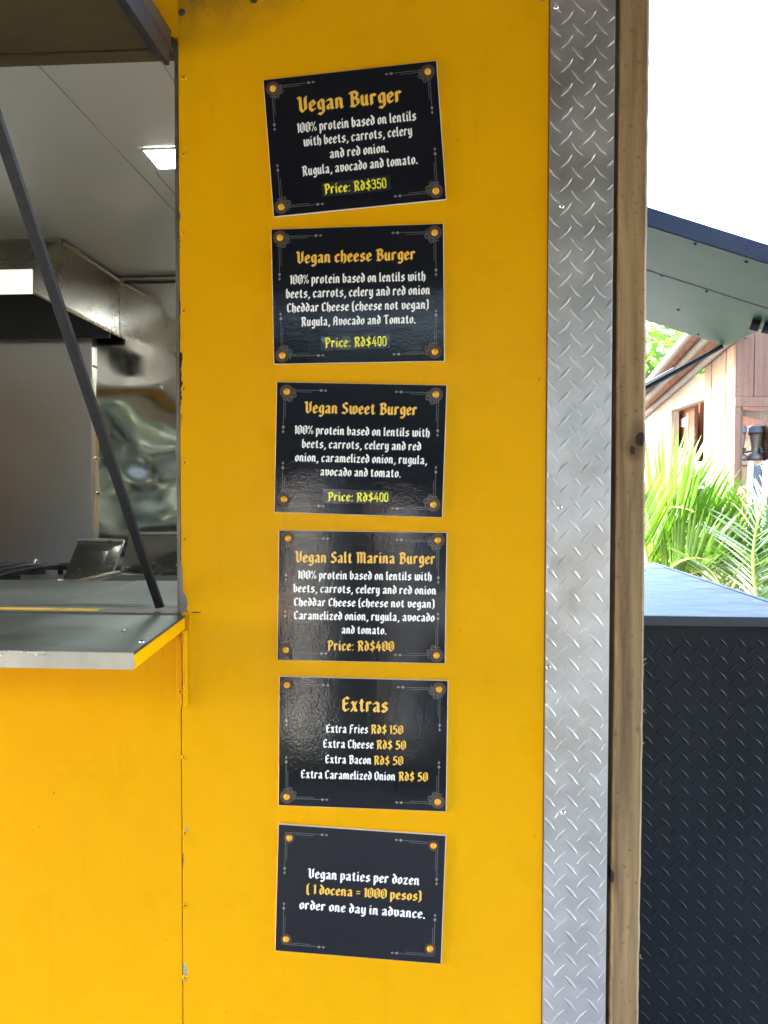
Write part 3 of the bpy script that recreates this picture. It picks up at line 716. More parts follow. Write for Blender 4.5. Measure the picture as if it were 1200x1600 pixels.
# unseen canopy, added and shaped to darken the top of the wall
can = thing('canopy', 'timber canopy roof reaching out in front of the truck from the post', 'canopy', (-1.4, -1.0, 2.47))
cm = wood('canopy_wood', (.085, .072, .06), (.19, .165, .14), 1, 0)
CD = 2.5
b = MB()
for i in range(13): b.box(-7.0, 3.0, -CD + i * .2, -CD - .002 + (i + 1) * .2, 2.70 - .030 * (12 - i), 2.738 - .030 * (12 - i))
b.build('roof_boards', cm, can)
for i in range(-2, 8):
    xr = prr - i * .88; zo = 2.70 - .030 * 12 - .006
    MB().hexa([Vector(p) for p in ((xr - .05, -CD, zo - .1), (xr, -CD, zo - .1), (xr, .09, 2.595), (xr - .05, .09, 2.595), (xr - .05, -CD, zo), (xr, -CD, zo), (xr, .09, 2.69), (xr - .05, .09, 2.69))]).build('rafter', cm, can)


# ------------------------------------------------------------------ black tread plate box at the truck's end
ZB = CAM_LOC.z - .275
yb0 = U(1100, 962, Z=ZB).y
xr_b = U(1200, 937, Z=ZB).x; yb1 = U(1022, 879, Z=ZB).y
M['black_plate'] = None
def blackplate():
    n = N('black_painted_tread_plate'); g = n.noise(5, 5, .6)
    c = n.mix(n.rng(g, .35, .7), (.0045, .005, .0064), (.009, .010, .012))
    sc = n.math('MULTIPLY', n.rng(n.noise(60, 4, .8, vec=n.map((1, 1, .6))), .66, .70), n.rng(n.noise(5, 2, vec=n.map(loc=(4, 0, 2))), .52, .64))
    c = n.mix(n.math('MULTIPLY', sc, .6), c, (.25, .25, .25))
    n.set(Base_Color=c, Roughness=n.rng(g, .3, .7, .34, .48), Specular_IOR_Level=.27); n.bump(n.noise(160, 2), .06, .001); return n.m
M['black_plate'] = blackplate()
def boxtop():  # pale blue streaks put the sky's reflection into the lid colour
    n = N('weathered_box_top'); g = n.noise(24, 6, .75, vec=n.map((.35, 1, 1)))
    n.set(Base_Color=n.mix(n.rng(g, .40, .58), (.018, .026, .036), (.19, .215, .245)), Roughness=n.rng(g, .35, .65, .3, .65), Metallic=0.0, Specular_IOR_Level=.3)
    n.bump(n.noise(22, 5, .65, vec=n.map((.5, 1, 1))), .6, .006); return n.m
box_ = thing('plate_box', 'black painted tread plate box with pale weathered lid beside the post', 'storage box', ((XE + xr_b) / 2 + .05, (yb0 + yb1) / 2, 0))
xb_l = XE + .10
MB().box(xb_l, xr_b, yb0 + .004, yb1, .02, ZB - .02).build('body', M['black_plate'], box_)
lid = MB().box(xb_l - .004, xr_b + .004, yb0 - .006, yb1 + .004, ZB - .0195, ZB).build('lid', boxtop(), box_, .002)
MB().box(xb_l - .004, xr_b + .005, yb0 - .009, yb0 - .0062, ZB - .0215, ZB - .0005).build('lid_trim', simple('black_trim', (.035, .037, .045), .4), lid)
MB().box(xr_b - .02, xr_b - .017, yb0, yb1, ZB, ZB + .0015).build('lid_seam', M['dark_gap'], lid)
m = MB(); kz = (yb0 - CAM_LOC.y) / FPX
d1 = U(1000 + 180 / 4, 680 + 1190 / 4, Y=yb0)
tread(m, xb_l, xr_b, .02, ZB - .022, yb0 + .004, 27.6 * kz, 25.6 * kz, d1.x - 13.8 * kz, d1.z - 12.8 * kz, 46, 12.5 * kz, 2.6 * kz, .0014)
m.build('tread_pattern', M['black_plate'], box_)

# flap awning propped open over the box
yn = .45; 
fN1 = U(1013, 354, Y=yn); fN2 = U(1200, 413, Y=yn)
sl = (fN2.z - fN1.z) / (fN2.x - fN1.x)
far = U(1134, 541, Y=1.10)
xo = far.x; 
def fz(x): return fN1.z + sl * (x - fN1.x)
yfar = U(1134, 541, X=xo).y
# choose far depth so that the outer far corner lies in the flap's plane
for it in range(60):
    far = U(1134, 541, Y=yfar); yfar += (far.z - fz(far.x)) * -1.5 if False else 0
    g0 = far.z - fz(far.x)
    f2 = U(1134, 541, Y=yfar + .01); g1 = f2.z - fz(f2.x)
    if abs(g1 - g0) < 1e-9: break
    yfar -= g0 * .01 / (g1 - g0)
xo = far.x
yfar = far.y
flap = thing('flap_awning', 'dark metal hatch flap propped open above the black box', 'hatch', (XE + .002, (yn + yfar) / 2, fz(XE)))
def undermat():
    n = N('flap_underside'); g = n.noise(6, 5, .6)
    n.set(Base_Color=n.mix(n.rng(g, .3, .7), (.014, .050, .026), (.022, .072, .034)), Roughness=.5, Specular_IOR_Level=.12)  # green of the reflected palms put into the base colour
    return n.m
x0 = XE + .002
panel_q = [(x0, yn, fz(x0)), (xo, yn, fz(xo)), (xo, yfar, fz(xo)), (x0, yfar, fz(x0))]
MB().slab(panel_q, (0, 0, .004)).build('underside', undermat(), flap)
FT = (fN1.z - U(1013, 325, Y=yn).z)
MB().slab([(x0, yn - .004, fz(x0) + .001), (xo, yn - .004, fz(xo) + .001), (xo, yn - .0005, fz(xo) + .001), (x0, yn - .0005, fz(x0) + .001)], (0, 0, abs(FT))).build('edge_frame', simple('flap_edge_blue_black', (.055, .075, .125), .35, 0, .2), flap, .002)  # blue of the reflected sky put into this edge's colour
MB().slab([(x0, yn, fz(x0) + .0045), (xo, yn, fz(xo) + .0045), (xo, yfar, fz(xo) + .0045), (x0, yfar, fz(x0) + .0045)], (0, 0, abs(FT) - .008)).build('top_sheet', simple('flap_top', (.05, .055, .06), .5), flap)
ysm = None
ps = U(1013, 420, Y=.9)
# seam parallel to the edge
for it in range(40):
    yy = yn + (yfar - yn) * it / 39; p = Vector((U(1100, 451, Y=yy)))
    if ysm is None or abs(p.z - fz(p.x)) < ysm[0]: ysm = (abs(p.z - fz(p.x)), yy)
ys_ = ysm[1]
MB().slab([(x0, ys_ - .003, fz(x0) - .0006), (xo, ys_ - .003, fz(xo) - .0006), (xo, ys_ + .003, fz(xo) - .0006), (x0, ys_ + .003, fz(x0) - .0006)], (0, 0, .0005)).build('seam', M['dark_gap'], flap)
def on_flap(px, py):
    lo = None
    for it in range(300):
        yy = yn + (yfar - yn) * it / 299; p = U(px, py, Y=yy); e = abs(p.z - fz(p.x))
        if lo is None or e < lo[0]: lo = (e, p)
    return lo[1]
for px, py in ((1086, 381), (1166, 409), (1034, 431), (1104, 455), (1060, 484), (1091, 522), (1165, 528)):
    p = on_flap(px, py); MB().lathe(p, (sl, 0, -1), [(.004, 0), (.0035, .002), (0, .003)], 8).build('rivet', M['dark_gap'], flap)
hp = on_flap(1173, 500); he = on_flap(1200, 510)
hx_ = MB(); 
for (ax0, ax1, r) in ((0, .02, .016), (.028, .05, .016), (.05, .14, .013)):
    hx_.tube([hp + Vector((ax0, -.03 * ax0 / .1, sl * ax0 - .012)), hp + Vector((ax1, -.03 * ax1 / .1, sl * ax1 - .012))], r, 10)
hx_.build('latch', M['black_iron'], flap)
pa = on_flap(1129, 538); pq = U(1012, 603, Y=pa.y); pb = pa + (pq - pa) * ((XE + .004 - pa.x) / (pq.x - pa.x))
MB().tube([pa + Vector((0, 0, -.006)), pb], .0075, 10).build('gas_strut', M['rod'], flap)
MB().tube([pa.lerp(pb, .25) + Vector((-.002, -.006, .008)), pb + Vector((-.002, -.006, .008))], .0035, 8).build('strut_sleeve', M['lip'], flap)

# ------------------------------------------------------------------ palms behind the box
def leafmat(name, c1, c2, gloss=.35, through=.42):
    n = N(name); g = n.noise(3.5, 3)
    col = n.mix(n.rng(g, .3, .7), c1, c2)
    n.set(Base_Color=col, Roughness=gloss)
    tr = n.t.nodes.new('ShaderNodeBsdfTranslucent'); n.t.links.new(n.mix(.5, col, (.14, .27, .006)), tr.inputs[0])
    mx = n.t.nodes.new('ShaderNodeMixShader'); mx.inputs[0].default_value = through
    n.t.links.new(n.p.outputs[0], mx.inputs[1]); n.t.links.new(tr.outputs[0], mx.inputs[2]); n.t.links.new(mx.outputs[0], n.out.inputs[0])
    return n.m
M['leaf'] = leafmat('palm_leaf', (.032, .105, .005), (.066, .155, .008))
M['leaf_b'] = leafmat('palm_leaf_silvery', (.12, .165, .13), (.17, .22, .18), .2)  # paler tone puts the sky's sheen into the leaf colour
M['stalk'] = simple('palm_stalk', (.22, .28, .03), .45)
M['stem'] = simple('palm_stem', (.20, .17, .06), .6, 0, .3, 20)
def bez(a, b, c, t): return a * (1 - t) ** 2 + b * (2 * t * (1 - t)) + c * t * t
def leaflet(mb, root, d, L, W, droop, side, rnd):
    n = 6; d = d.normalized(); prev = None; vs = []
    up = Vector((0, 0, 1)); p = root.copy(); dd = d.copy()
    for i in range(n + 1):
        t = i / n; wd = W * (0.35 + 1.6 * t) * (1 - t) ** .8 if t < .3 else W * .83 * (1 - t) ** .75 * 1.05
        s = dd.cross(side).normalized(); s = side.normalized()
        fold = dd.cross(s).normalized() * wd * .35
        vs += [p - s * wd + fold, p.copy(), p + s * wd + fold]
        p = p + dd * (L / n); dd = (dd + Vector((0, 0, -droop * (t + .15)))).normalized()
    fs = []
    for i in range(n):
        for k in (0, 1): fs.append((i * 3 + k, i * 3 + k + 1, (i + 1) * 3 + k + 1, (i + 1) * 3 + k))
    mb.add(vs, fs, True)
def frond(parent, a, b, c, mat, npair=26, L=.42, W=.013, droop=.06, fan=.8, seed=0, t0=.12, updir=None):
    rnd = random.Random(seed)
    r = MB(); r.tube([bez(a, b, c, i / 14) for i in range(15)], [.010 * (1 - .75 * i / 14) for i in range(15)], 6)
    fr_ = r.build('frond', M['stalk'], parent)
    mb = MB()
    for i in range(npair):
        t = t0 + (1 - t0) * (i + rnd.uniform(-.2, .2)) / npair
        p = bez(a, b, c, t); tg = (bez(a, b, c, min(t + .02, 1.02)) - bez(a, b, c, t - .02)).normalized()
        sd_ = tg.cross(Vector((0, 0, 1))); sd_ = sd_.normalized() if sd_.length > .15 else tg.cross(Vector((0, 1, 0))).normalized()
        nm = sd_.cross(tg).normalized()
        env = (math.sin(math.pi * (.12 + .8 * t)) ** .6)
        for s_ in (-1, 1):
            dirv = tg * (.55 + .5 * t) + sd_ * s_ * fan + nm * .45 + Vector((rnd.uniform(-.1, .1), rnd.uniform(-.1, .1), rnd.uniform(-.08, .08)))
            if updir: dirv = dirv * .32 + Vector(updir)
            leaflet(mb, p, dirv, L * env * rnd.uniform(.85, 1.1), W * rnd.uniform(.8, 1.15), droop * rnd.uniform(.5, 1.5), (tg + Vector((rnd.uniform(-.5, .5), rnd.uniform(-.5, .5), 0))), rnd)
    mb.build('leaflet', mat, fr_, recalc=False)
    return fr_
def W_(px, py, Y): return U(px, py, Y=Y)
PY = 2.9
def palm(label, base, fr_list, stems, loc):
    t = thing('palm_plant', label, 'palm', loc, 'palms behind the black box')
    for (a, b) in stems: MB().tube([Vector(a), Vector(a).lerp(Vector(b), .5) + Vector((.02, .0, 0)), Vector(b)], [.03, .024, .016], 8).build('stem', M['stem'], t)
    for k, f in enumerate(fr_list): frond(t, *f[:4], seed=hash(label) % 1000 * 0 + len(label) * 7 + k, **f[4])
    return t
g1 = U(1010, 900, Y=PY); 
b1 = Vector((g1.x + .02, PY + .1, 0)); top1 = U(1025, 930, Y=PY + .1)
palm('bright green palm with upright leaflets right beside the timber post', b1, [
  (top1, U(1000, 760, Y=PY), U(1085, 800, Y=PY - .25), M['leaf'], dict(npair=25, L=.50, W=.027, updir=(.08, .05, .75), droop=.03, t0=.05)),
  (top1, U(1060, 830, Y=PY), U(1150, 850, Y=PY - .3), M['leaf'], dict(npair=28, L=.44, W=.019, updir=(.28, 0, .6), droop=.05, t0=.0)),
  (top1, U(1030, 800, Y=PY + .15), U(1130, 830, Y=PY + .1), M['leaf'], dict(npair=22, L=.46, W=.024, updir=(.2, .05, .7), droop=.035, t0=.05)),
  (top1, U(1050, 850, Y=PY - .2), U(1120, 880, Y=PY - .35), M['leaf'], dict(npair=20, L=.36, W=.022, updir=(.12, 0, .65), droop=.05, t0=.0)),
  (top1, U(1010, 800, Y=PY + .3), U(1050, 740, Y=PY + .3), M['leaf_b'], dict(npair=22, L=.34, W=.018, updir=(.1, 0, .5), droop=.02)),
  (top1, U(1000, 830, Y=PY - .1), U(1000, 790, Y=PY - .4), M['leaf'], dict(npair=22, L=.40, W=.018, updir=(.15, -.1, .6), droop=.04)),
  (top1, U(1080, 870, Y=PY), U(1190, 900, Y=PY - .2), M['leaf'], dict(npair=26, L=.40, W=.018, updir=(.25, 0, .5), droop=.06)),
 ], [(b1, top1)], b1)
b2 = Vector((U(1150, 950, Y=PY).x, PY, 0)); top2 = U(1135, 960, Y=PY)
palm('palm with a silvery arching frond and yellow stalk near the house corner', b2, [
  (top2 - Vector((0, .5, 0)), U(1148, 850, Y=PY - .6), U(1215, 745, Y=PY - .6), M['leaf_b'], dict(npair=26, L=.27, W=.011, fan=1.1, droop=.10, t0=.1)),
  (top2, U(1120, 860, Y=PY - .1), U(1160, 800, Y=PY - .3), M['leaf'], dict(npair=24, L=.32, W=.014, fan=.9, droop=.08)),
  (top2, U(1140, 890, Y=PY - .3), U(1190, 880, Y=PY - .5), M['leaf'], dict(npair=20, L=.3, W=.014, fan=.9, droop=.08)),
  (top2, U(1130, 890, Y=PY - .2), U(1090, 880, Y=PY - .4), M['leaf'], dict(npair=20, L=.28, W=.014, fan=.9, droop=.09)),
 ], [(b2, top2)], b2)
b3 = Vector((U(1240, 950, Y=PY - .2).x, PY - .2, 0)); top3 = U(1225, 1000, Y=PY - .2)
palm('palm with long crossing leaflets at the right, behind the box lid', b3, [
  (top3, U(1215, 880, Y=PY - .2), U(1165, 800, Y=PY - .3), M['leaf'], dict(npair=16, L=.42, W=.018, fan=.8, droop=.08)),
  (top3, U(1225, 870, Y=PY - .2), U(1200, 790, Y=PY - .5), M['leaf'], dict(npair=16, L=.42, W=.018, fan=.9, droop=.09)),
  (top3, U(1190, 930, Y=PY - .2), U(1140, 900, Y=PY - .4), M['leaf'], dict(npair=16, L=.36, W=.016, fan=.9, droop=.09)),
  (top3, U(1250, 900, Y=PY), U(1290, 830, Y=PY), M['leaf'], dict(npair=16, L=.42, W=.018, fan=.9, droop=.09)),
 ], [(b3, top3)], b3)

# ------------------------------------------------------------------ the timber house behind
M['pale_wall'] = wood('pale_boards', (.14, .105, .07), (.21, .165, .12), .4, 1, .7, (), .15)
M['pale_upright'] = wood('pale_upright_boards', (.07, .044, .027), (.12, .08, .05), .6, 2, .7, (), .15)
M['pink_board'] = wood('weathered_pink_boards', (.058, .030, .020), (.105, .060, .042), .5, 2, .75)
M['orange_board'] = wood('orange_boards', (.062, .019, .006), (.11, .04, .013), .5, 0, .6)
M['brown_door'] = wood('brown_door', (.05, .02, .012), (.09, .038, .022), .5, 2, .5)
HX = 3.06; hy0 = U(1145, 700, X=HX).y
house = thing('timber_house', 'timber house with sunlit pale side wall and weathered board front', 'house', (HX + 1.5, hy0 + 1.5, 0))
def hx(px, py): return U(px, py, X=HX)
def quadX(q, th=.08): return MB().slab([hx(*p) for p in q], (th, 0, 0))
zr = 3.05
yd0 = hx(1100, 700).y; yd1 = hx(1048, 700).y; zd = hx(1100, 624).z; zd2 = hx(1048, 641).z; zdd = (zd + zd2) / 2
ye = hx(985, 700).y
MB().box(HX, HX + .1, yd1, ye, 0, 2.80).box(HX, HX + .1, yd0 + .0, yd1, zdd, 2.80).build('side_wall', M['pale_wall'], house)
bm_ = MB()
npl = 4
for i in range(npl):
    ya = hy0 + (yd0 - hy0) * i / npl; yb_ = hy0 + (yd0 - hy0) * (i + 1) / npl
    bm_.box(HX - .006 * (i % 2), HX + .1, ya + .004, yb_ - .004, 0, 3.0)
bm_.build('corner_boards', M['pale_upright'], house, .003)
MB().box(HX - .005, HX - .001, yd1, ye, hx(1030, 652).z - .006, hx(1030, 652).z + .006).build('wall_rail', simple('rail_tan', (.5, .4, .28), .7), house)
# doorway: open leaf and dark room
MB().box(HX + .60, HX + .64, yd0 - .3, yd1 + .6, 0, zdd + .2).build('inner_wall', M['brown_door'], house)
yl = hx(1068, 680).y
MB().box(HX + .16, HX + .20, yl + .1, yd1 + .5, 0, zdd - .002).build('door', M['orange_board'], house)
MB().box(HX + .15, HX + .159, yl + .35, yl + .6, hx(1055, 665).z, hx(1055, 652).z).build('door_plate', M['white_core'], house)
MB().tube([(HX + .02, yl - .08, .8), (HX + .02, yl - .1, hx(1075, 645).z)], .014, 8).build('door_pole', M['pale_wall'], house)
for i in range(4):
    z = hx(1088, 725).z - .12 * i
    MB().box(HX + .015, HX + .11, yd0 + .02, yl - .15, z - .05, z + .02).build('louvre', simple('louvre_blue_white', (.55, .58, .65), .5), house)
# front: weathered board wall above an open bar
zf0 = U(1160, 636, Y=hy0).z; zf1 = 3.3
xe = HX + 2.2
f = MB()
for i in range(6):
    wv = (1175 - 1146.5) / FPX * (hy0 - CAM_LOC.y)
    f.box(HX + .002 + i * wv, HX + (i + 1) * wv - .006, hy0 - .03 - .002 * (i % 2), hy0 - .003, zf0 + .1, zf1)
f.build('front_boards', M['pink_board'], house, .003)
MB().box(HX, xe, hy0 - .045, hy0 - .003, zf0, zf0 + .098).build('front_rail', M['pink_board'], house, .004)
xp2 = U(1154.5, 700, Y=hy0).x
MB().box(HX, xp2, hy0 - .04, hy0 + .0, 0, zf0 - .002).build('corner_post', M['pink_board'], house, .004)
MB().box(xe - .1, xe, hy0 - .04, hy0 + .0, 0, zf0 - .002).build('front_post', M['pink_board'], house, .004)
MB().box(HX + .17, xe + 2, hy0 + 2.6, hy0 + 2.65, 0, 3.0).build('rear_boards', wood('bar_rear_boards', (.10, .035, .015), (.2, .085, .035), .5, 2), house)
f = MB()
for i, wd in enumerate((.05, .03, .06, .04, .05)):
    f.box(HX + .5 + i * .34, HX + .5 + i * .34 + wd * 2, hy0 + 2.5, hy0 + 2.58, 1.4, 2.9)
f.build('rear_batten', M['orange_board'], house)
a_, b_ = U(1158, 641, Y=hy0 + .1), U(1215, 646, Y=hy0 - .5); 
MB().hexa([U(1158, 647, Y=hy0 + .2), U(1160, 650, Y=hy0 + .05), U(1225, 664, Y=hy0 + .05), U(1225, 660, Y=hy0 + .2), U(1158, 641, Y=hy0 + .2), U(1160, 640, Y=hy0 + .05), U(1225, 645, Y=hy0 + .05), U(1225, 642, Y=hy0 + .2)]).build('tilted_beam', M['pale_upright'], house, .01)
# roof slab seen from below, boards and purlins
A1, A2 = U(1081, 514, X=HX - .42), U(1013, 596, X=HX - .42)
B1, B2 = U(1146, 532, X=HX + .02), U(1018, 641, X=HX + .02)
ext = lambda a, b, k: a + (b - a) * k
rq = [ext(A2, A1, 1.5), ext(B2, B1, 1.4), ext(B1, B2, 1.25), ext(A1, A2, 1.25)]
rn = (rq[1] - rq[0]).cross(rq[3] - rq[0]).normalized(); rn = rn if rn.z > 0 else -rn
rf = MB(); nb_ = 14
for i in range(nb_):
    a0 = rq[0].lerp(rq[3], i / nb_); a1 = rq[0].lerp(rq[3], (i + .97) / nb_); c0 = rq[1].lerp(rq[2], i / nb_); c1 = rq[1].lerp(rq[2], (i + .97) / nb_)
    rf.slab([a0, c0, c1, a1], rn * (.02 + .003 * (i % 2)))
roof = rf.build('roof', M['orange_board'], house)
for k in (.0, .42, .9):
    a0 = rq[0].lerp(rq[1], k) - rn * .03; a1 = rq[3].lerp(rq[2], k) - rn * .03
    MB().tube([a0, a1], .045, 10).build('purlin', simple('grey_pole', (.075, .062, .046), .7), roof)
# things on the bar
ygr = hy0 + .75
zsh = U(1160, 721, Y=ygr).z
shf = tag(MB().box(xp2 + .02, xp2 + 1.2, ygr - .25, ygr + .3, zsh - .05, zsh).box(xp2 + .05, xp2 + .34, ygr - .2, ygr + .25, zsh - .42, zsh - .052).box(xp2 + .9, xp2 + 1.15, ygr - .2, ygr + .25, 0, zsh - .052).box(xp2 + .1, xp2 + .3, ygr - .1, ygr + .15, 0, zsh - .422).build('bar_counter', wood('bar_counter_wood', (.17, .1, .05), (.28, .18, .1), .5, 0), None, .005), 'low wooden bar counter inside the open front of the house', 'counter')
gm = simple('grinder_cream', (.17, .14, .115), .35, .2, .2, 20)
for gx, lab in ((1154, 'coffee grinder with grey hopper half hidden by the corner post'), (1179.5, 'coffee grinder with grey hopper standing clear on the bar counter')):
    c = U(gx, 721, Y=ygr); c.z = zsh
    t = thing('coffee_grinder', lab, 'grinder', c, 'coffee grinders on the bar')
    s_ = (ygr - CAM_LOC.y) / FPX
    MB().lathe(c, (0, 0, 1), [(0, 0), (10.5 * s_, 0), (12.5 * s_, 4 * s_), (11.5 * s_, 9 * s_), (8 * s_, 12 * s_), (7.5 * s_, 22 * s_), (9.5 * s_, 36 * s_), (10 * s_, 43 * s_), (0, 43 * s_)], 18).build('body', gm, t)
    MB().lathe(c, (0, 0, 1), [(0, 43.2 * s_), (11.5 * s_, 43.2 * s_), (10 * s_, 53 * s_), (8.5 * s_, 54 * s_), (0, 54 * s_)], 18, False).build('hopper', simple('hopper_grey_blue', (.13, .17, .22), .3), t)
    MB().box(c.x + 2 * s_, c.x + 6 * s_, c.y - 14 * s_, c.y - 7 * s_, c.z + 12 * s_, c.z + 20 * s_).build('spout', M['black_iron'], t, .004)
    MB().tube([c + Vector((5 * s_, -12 * s_, 13 * s_)), c + Vector((12 * s_, -16 * s_, 15 * s_))], 1.4 * s_, 8).build('handle', M['black_iron'], t)
c = U(1196, 700, Y=ygr); s_ = (ygr - CAM_LOC.y) / FPX
t = thing('wooden_caddy', 'stack of two small wooden boxes at the right end of the bar', 'box', (c.x, c.y, zsh))
MB().box(c.x - 4 * s_, c.x + 16 * s_, c.y - .1, c.y + .1, zsh, zsh + 17 * s_).build('lower_box', M['orange_board'], t, .004)
MB().box(c.x - 6 * s_, c.x + 14 * s_, c.y - .12, c.y + .1, zsh + 17.3 * s_, zsh + 31 * s_).build('upper_box', M['pale_upright'], t, .004)
yv = hy0 - .6
c = U(1188, 790, Y=yv); s_ = (yv - CAM_LOC.y) / FPX
ch = thing('bar_chair', 'dark chair with pale curved rails in front of the bar', 'chair', (c.x, yv, 0))
zt_ = U(1190, 722, Y=yv).z
for dx in (-16, 6):
    MB().tube([(c.x + (dx - 4) * s_, yv, 0), (c.x + (dx - 2) * s_, yv, zt_ * .6), (c.x + (dx + 2) * s_, yv + .02, zt_ - .06), (c.x + (dx + 5) * s_, yv + .05, zt_)], [.02, .022, .026, .02], 8).build('rail', simple('pale_rail', (.4, .42, .44), .35), ch)
    MB().tube([(c.x + (dx - 4) * s_, yv - .4, 0), (c.x + (dx - 4) * s_, yv - .38, zt_ * .5)], .02, 8).build('leg', M['black_iron'], ch)
MB().hexa([Vector(p) for p in ((c.x - 18 * s_, yv, zt_ * .55), (c.x + 40 * s_, yv, zt_ * .55), (c.x + 40 * s_, yv + .03, zt_ * .55), (c.x - 18 * s_, yv + .03, zt_ * .55), (c.x - 10 * s_, yv + .05, zt_ - .05), (c.x + 44 * s_, yv + .05, zt_ + .12), (c.x + 44 * s_, yv + .08, zt_ + .12), (c.x - 10 * s_, yv + .08, zt_ - .05))]).build('backrest', simple('chair_dark', (.035, .04, .05), .5), ch, .01)
MB().box(c.x - 20 * s_, c.x + 40 * s_, yv - .42, yv - .01, zt_ * .5, zt_ * .5 + .05).build('seat', simple('chair_seat_dark', (.035, .04, .05), .5), ch, .015)
c = U(1163, 772, Y=hy0 - .3); rd = MB().lathe(c, (0, 0, 1), [(0, 0), (.05, 0), (.058, .02), (.06, .06), (.05, .075), (0, .08)], 14).lathe(c - Vector((0, 0, c.z)), (0, 0, 1), [(.18, 0), (.18, .02), (.03, .04), (.03, c.z - .001)], 12)
tag(rd.build('bar_stool', simple('red_seat', (.45, .05, .06), .5), None), 'small red topped stool low behind the palm tips', 'stool')

# ------------------------------------------------------------------ trees
def tree(label, loc, H, cr, seed, leaf, group='trees around the yard', n=2600, size=.16, zoff=.62):
    rnd = random.Random(seed); t = thing('broadleaf_tree', label, 'tree', loc, group); loc = Vector(loc)
    m = MB(); top = loc + Vector((rnd.uniform(-.3, .3), rnd.uniform(-.3, .3), H * zoff))
    m.tube([loc, loc.lerp(top, .5) + Vector((.1, 0, 0)), top], [.16, .12, .07], 8)
    cl = []
    for k in range(9):
        a = rnd.uniform(0, 6.28); e = loc + Vector((math.cos(a) * cr * rnd.uniform(.3, .8), math.sin(a) * cr * rnd.uniform(.3, .8), H * rnd.uniform(.45, .95)))
        s0 = loc.lerp(top, rnd.uniform(.5, 1)); m.tube([s0, s0.lerp(e, .5) + Vector((0, 0, .15)), e], [.05, .035, .015], 6); cl.append(e)
    m.build('trunk', M['stem'], t)
    c = MB()
    for k in range(n):
        q = rnd.choice(cl); v = Vector((rnd.gauss(0, 1), rnd.gauss(0, 1), rnd.gauss(0, .75))) * cr * .24
        p = q + v; d = Vector((rnd.uniform(-1, 1), rnd.uniform(-1, 1), rnd.uniform(-.7, .5))).normalized(); s = d.cross(Vector((rnd.uniform(-1, 1), rnd.uniform(-1, 1), rnd.uniform(-1, 1)))).normalized()
        L = size * rnd.uniform(.6, 1.3)
        c.add([p, p + d * L * .5 + s * L * .28, p + d * L, p + d * L * .5 - s * L * .28], [(0, 1, 2, 3)])
    c.build('crown', leaf, t, recalc=False)
    return t
M['tree_leaf'] = leafmat('tree_leaf', (.05, .12, .015), (.10, .19, .03), .45)
p = U(1040, 560, Y=15)
tree('pale sunlit leafy tree seen under the raised flap', (p.x, 15, 0), p.z + 1.3, 2.4, 4, M['tree_leaf'], n=3500, size=.26)
M['white_paint'] = simple('white_yard_paint', (.82, .80, .76), .5)
M['peach_cloth'] = simple('peach_table_cloth', (.80, .58, .40), .7)
for tx, ty, mt, lab in ((-.80, -3.55, 'peach_cloth', 'round yard table under a peach cloth'), (.25, -3.35, 'white_paint', 'small round white yard table nearest the truck'), (-2.3, -3.4, 'white_paint', 'round white yard table facing the serving window')):  # out of view, added so the signs reflect bright patches
    t = thing('yard_table', lab, 'table', (tx, ty, 0), 'tables in the yard')
    MB().lathe((tx, ty, 0), (0, 0, 1), [(0, .70), (.30, .70), (.33, .72), (.33, .735), (0, .74)], 24).build('tabletop', M[mt], t)
    MB().lathe((tx, ty, 0), (0, 0, 1), [(.2, 0), (.2, .02), (.03, .05), (.03, .69)], 14).build('leg', M['white_paint'], t)
for tx, ty, h0, hh in ((-.70, -3.15, 0, 1.47), (-.16, -3.2, 0, 1.36), (1.5, -3.3, 0, 1.4)):  # pillars behind the camera, added as pale glare for the signs
    o = MB(); c = Vector((tx, ty, 0)); o.lathe(c, (0, 0, 1), [(.13, 0), (.13, .1), (.10, .14), (.12, hh - .14), (.16, hh - .1), (.16, hh - .02), (0, hh)], 4, False)
    tag(o.build('garden_pillar', M['white_paint'], None), ['tallest short white garden pillar near the peach table across the yard', 'lowest white garden pillar between the two yard tables', 'white garden pillar standing alone at the right of the yard'][[-.70, -.16, 1.5].index(tx)], 'pillar', 'white pillars along the hedge')

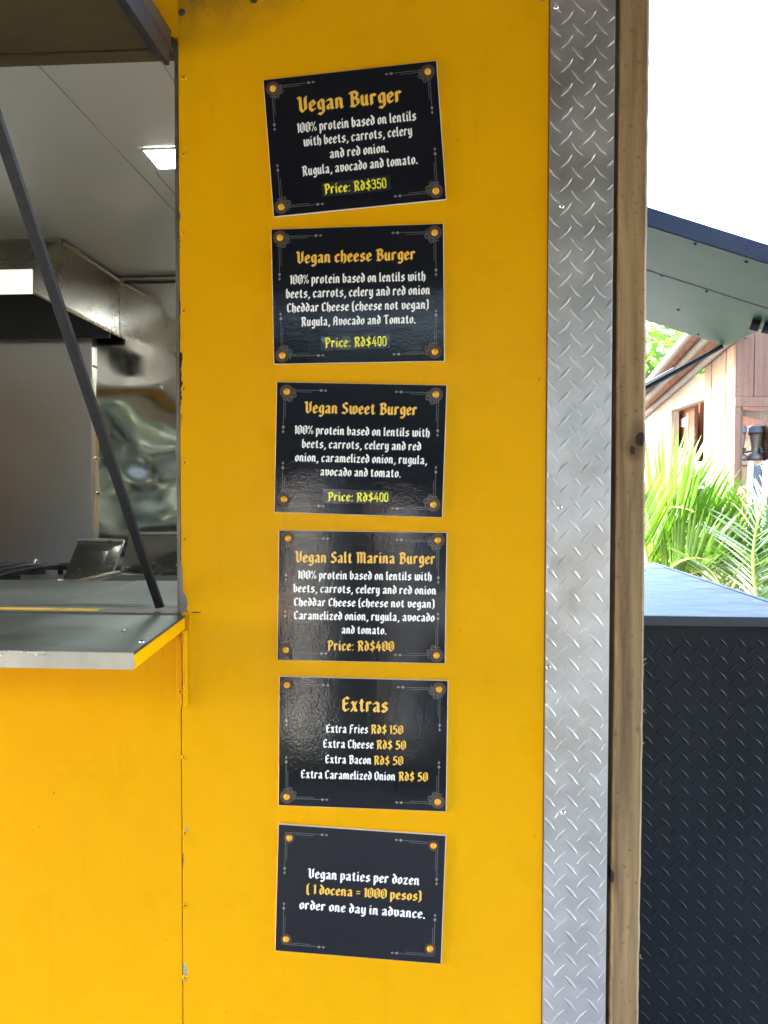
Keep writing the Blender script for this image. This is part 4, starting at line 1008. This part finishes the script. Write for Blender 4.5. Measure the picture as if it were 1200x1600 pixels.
M['shade_leaf'] = leafmat('dark_tree_leaf', (.024, .031, .016), (.042, .050, .027), .5, .04)  # greyed and darkened to keep green out of the reflections
for k, (x, y, H) in enumerate(((-7.5, -6.2, 3.4), (-4.4, -6.8, 2.8), (-1.7, -6.3, 3.0), (1.2, -6.9, 2.7), (4.2, -6.2, 3.2), (7.5, -6.6, 3.4))):  # unseen row, kept low and dark to shape the wall's light
    tree(['leafy tree across the yard, farthest left', 'leafy tree across the yard, second from the left', 'leafy tree across the yard, facing the serving window', 'leafy tree straight across the yard from the signs',
          'leafy tree across the yard, second from the right', 'leafy tree across the yard, farthest right'][k], (x, y, 0), H, 2.3, 20 + k, M['shade_leaf'], n=2400, size=.5, zoff=.5)
hg = MB(); rnd = random.Random(9)  # unseen hedge, added as dark greenery facing the wall
for k in range(9000):
    p = Vector((rnd.uniform(-10, 10), -4.6 + rnd.gauss(0, .35), abs(rnd.gauss(.5, .45)))); d = Vector((rnd.uniform(-1, 1), rnd.uniform(-1, 1), rnd.uniform(-.2, 1))).normalized(); q = d.cross(Vector((rnd.uniform(-1, 1), .3, .2))).normalized()
    L = rnd.uniform(.12, .3); hg.add([p, p + d * L * .5 + q * L * .25, p + d * L, p + d * L * .5 - q * L * .25], [(0, 1, 2, 3)])
tag(hg.build('hedge', M['shade_leaf'], None, recalc=False), 'low dark leafy hedge running along the far side of the yard', 'hedge')

# ------------------------------------------------------------------ ground
def groundmat():
    n = N('pale_sand_gravel'); g = n.noise(.8, 6, .65)
    n.set(Base_Color=n.mix(n.rng(g, .3, .7), (.20, .20, .19), (.31, .305, .29)), Roughness=.9); n.bump(n.noise(30, 5), .5, .02); return n.m
g = MB().add([(-400, -400, 0), (400, -400, 0), (400, 400, 0), (-400, 400, 0)], [(0, 1, 2, 3)]).build('ground', groundmat(), None)
g['kind'] = 'structure'

def added_lawn_mat():
    n = N('shaded_lawn'); g = n.noise(6, 6, .7)
    n.set(Base_Color=n.mix(n.rng(g, .3, .7), (.022, .030, .013), (.05, .062, .028)), Roughness=.95, Specular_IOR_Level=.1); n.bump(n.noise(60, 4), .8, .03); return n.m
lw = MB().add([(-14, -12, .004), (14, -12, .004), (14, -2.25, .004), (-14, -2.25, .004)], [(0, 1, 2, 3)]).build('lawn', added_lawn_mat(), None); lw['kind'] = 'structure'  # unseen dark sheet, added so the signs reflect less bright ground
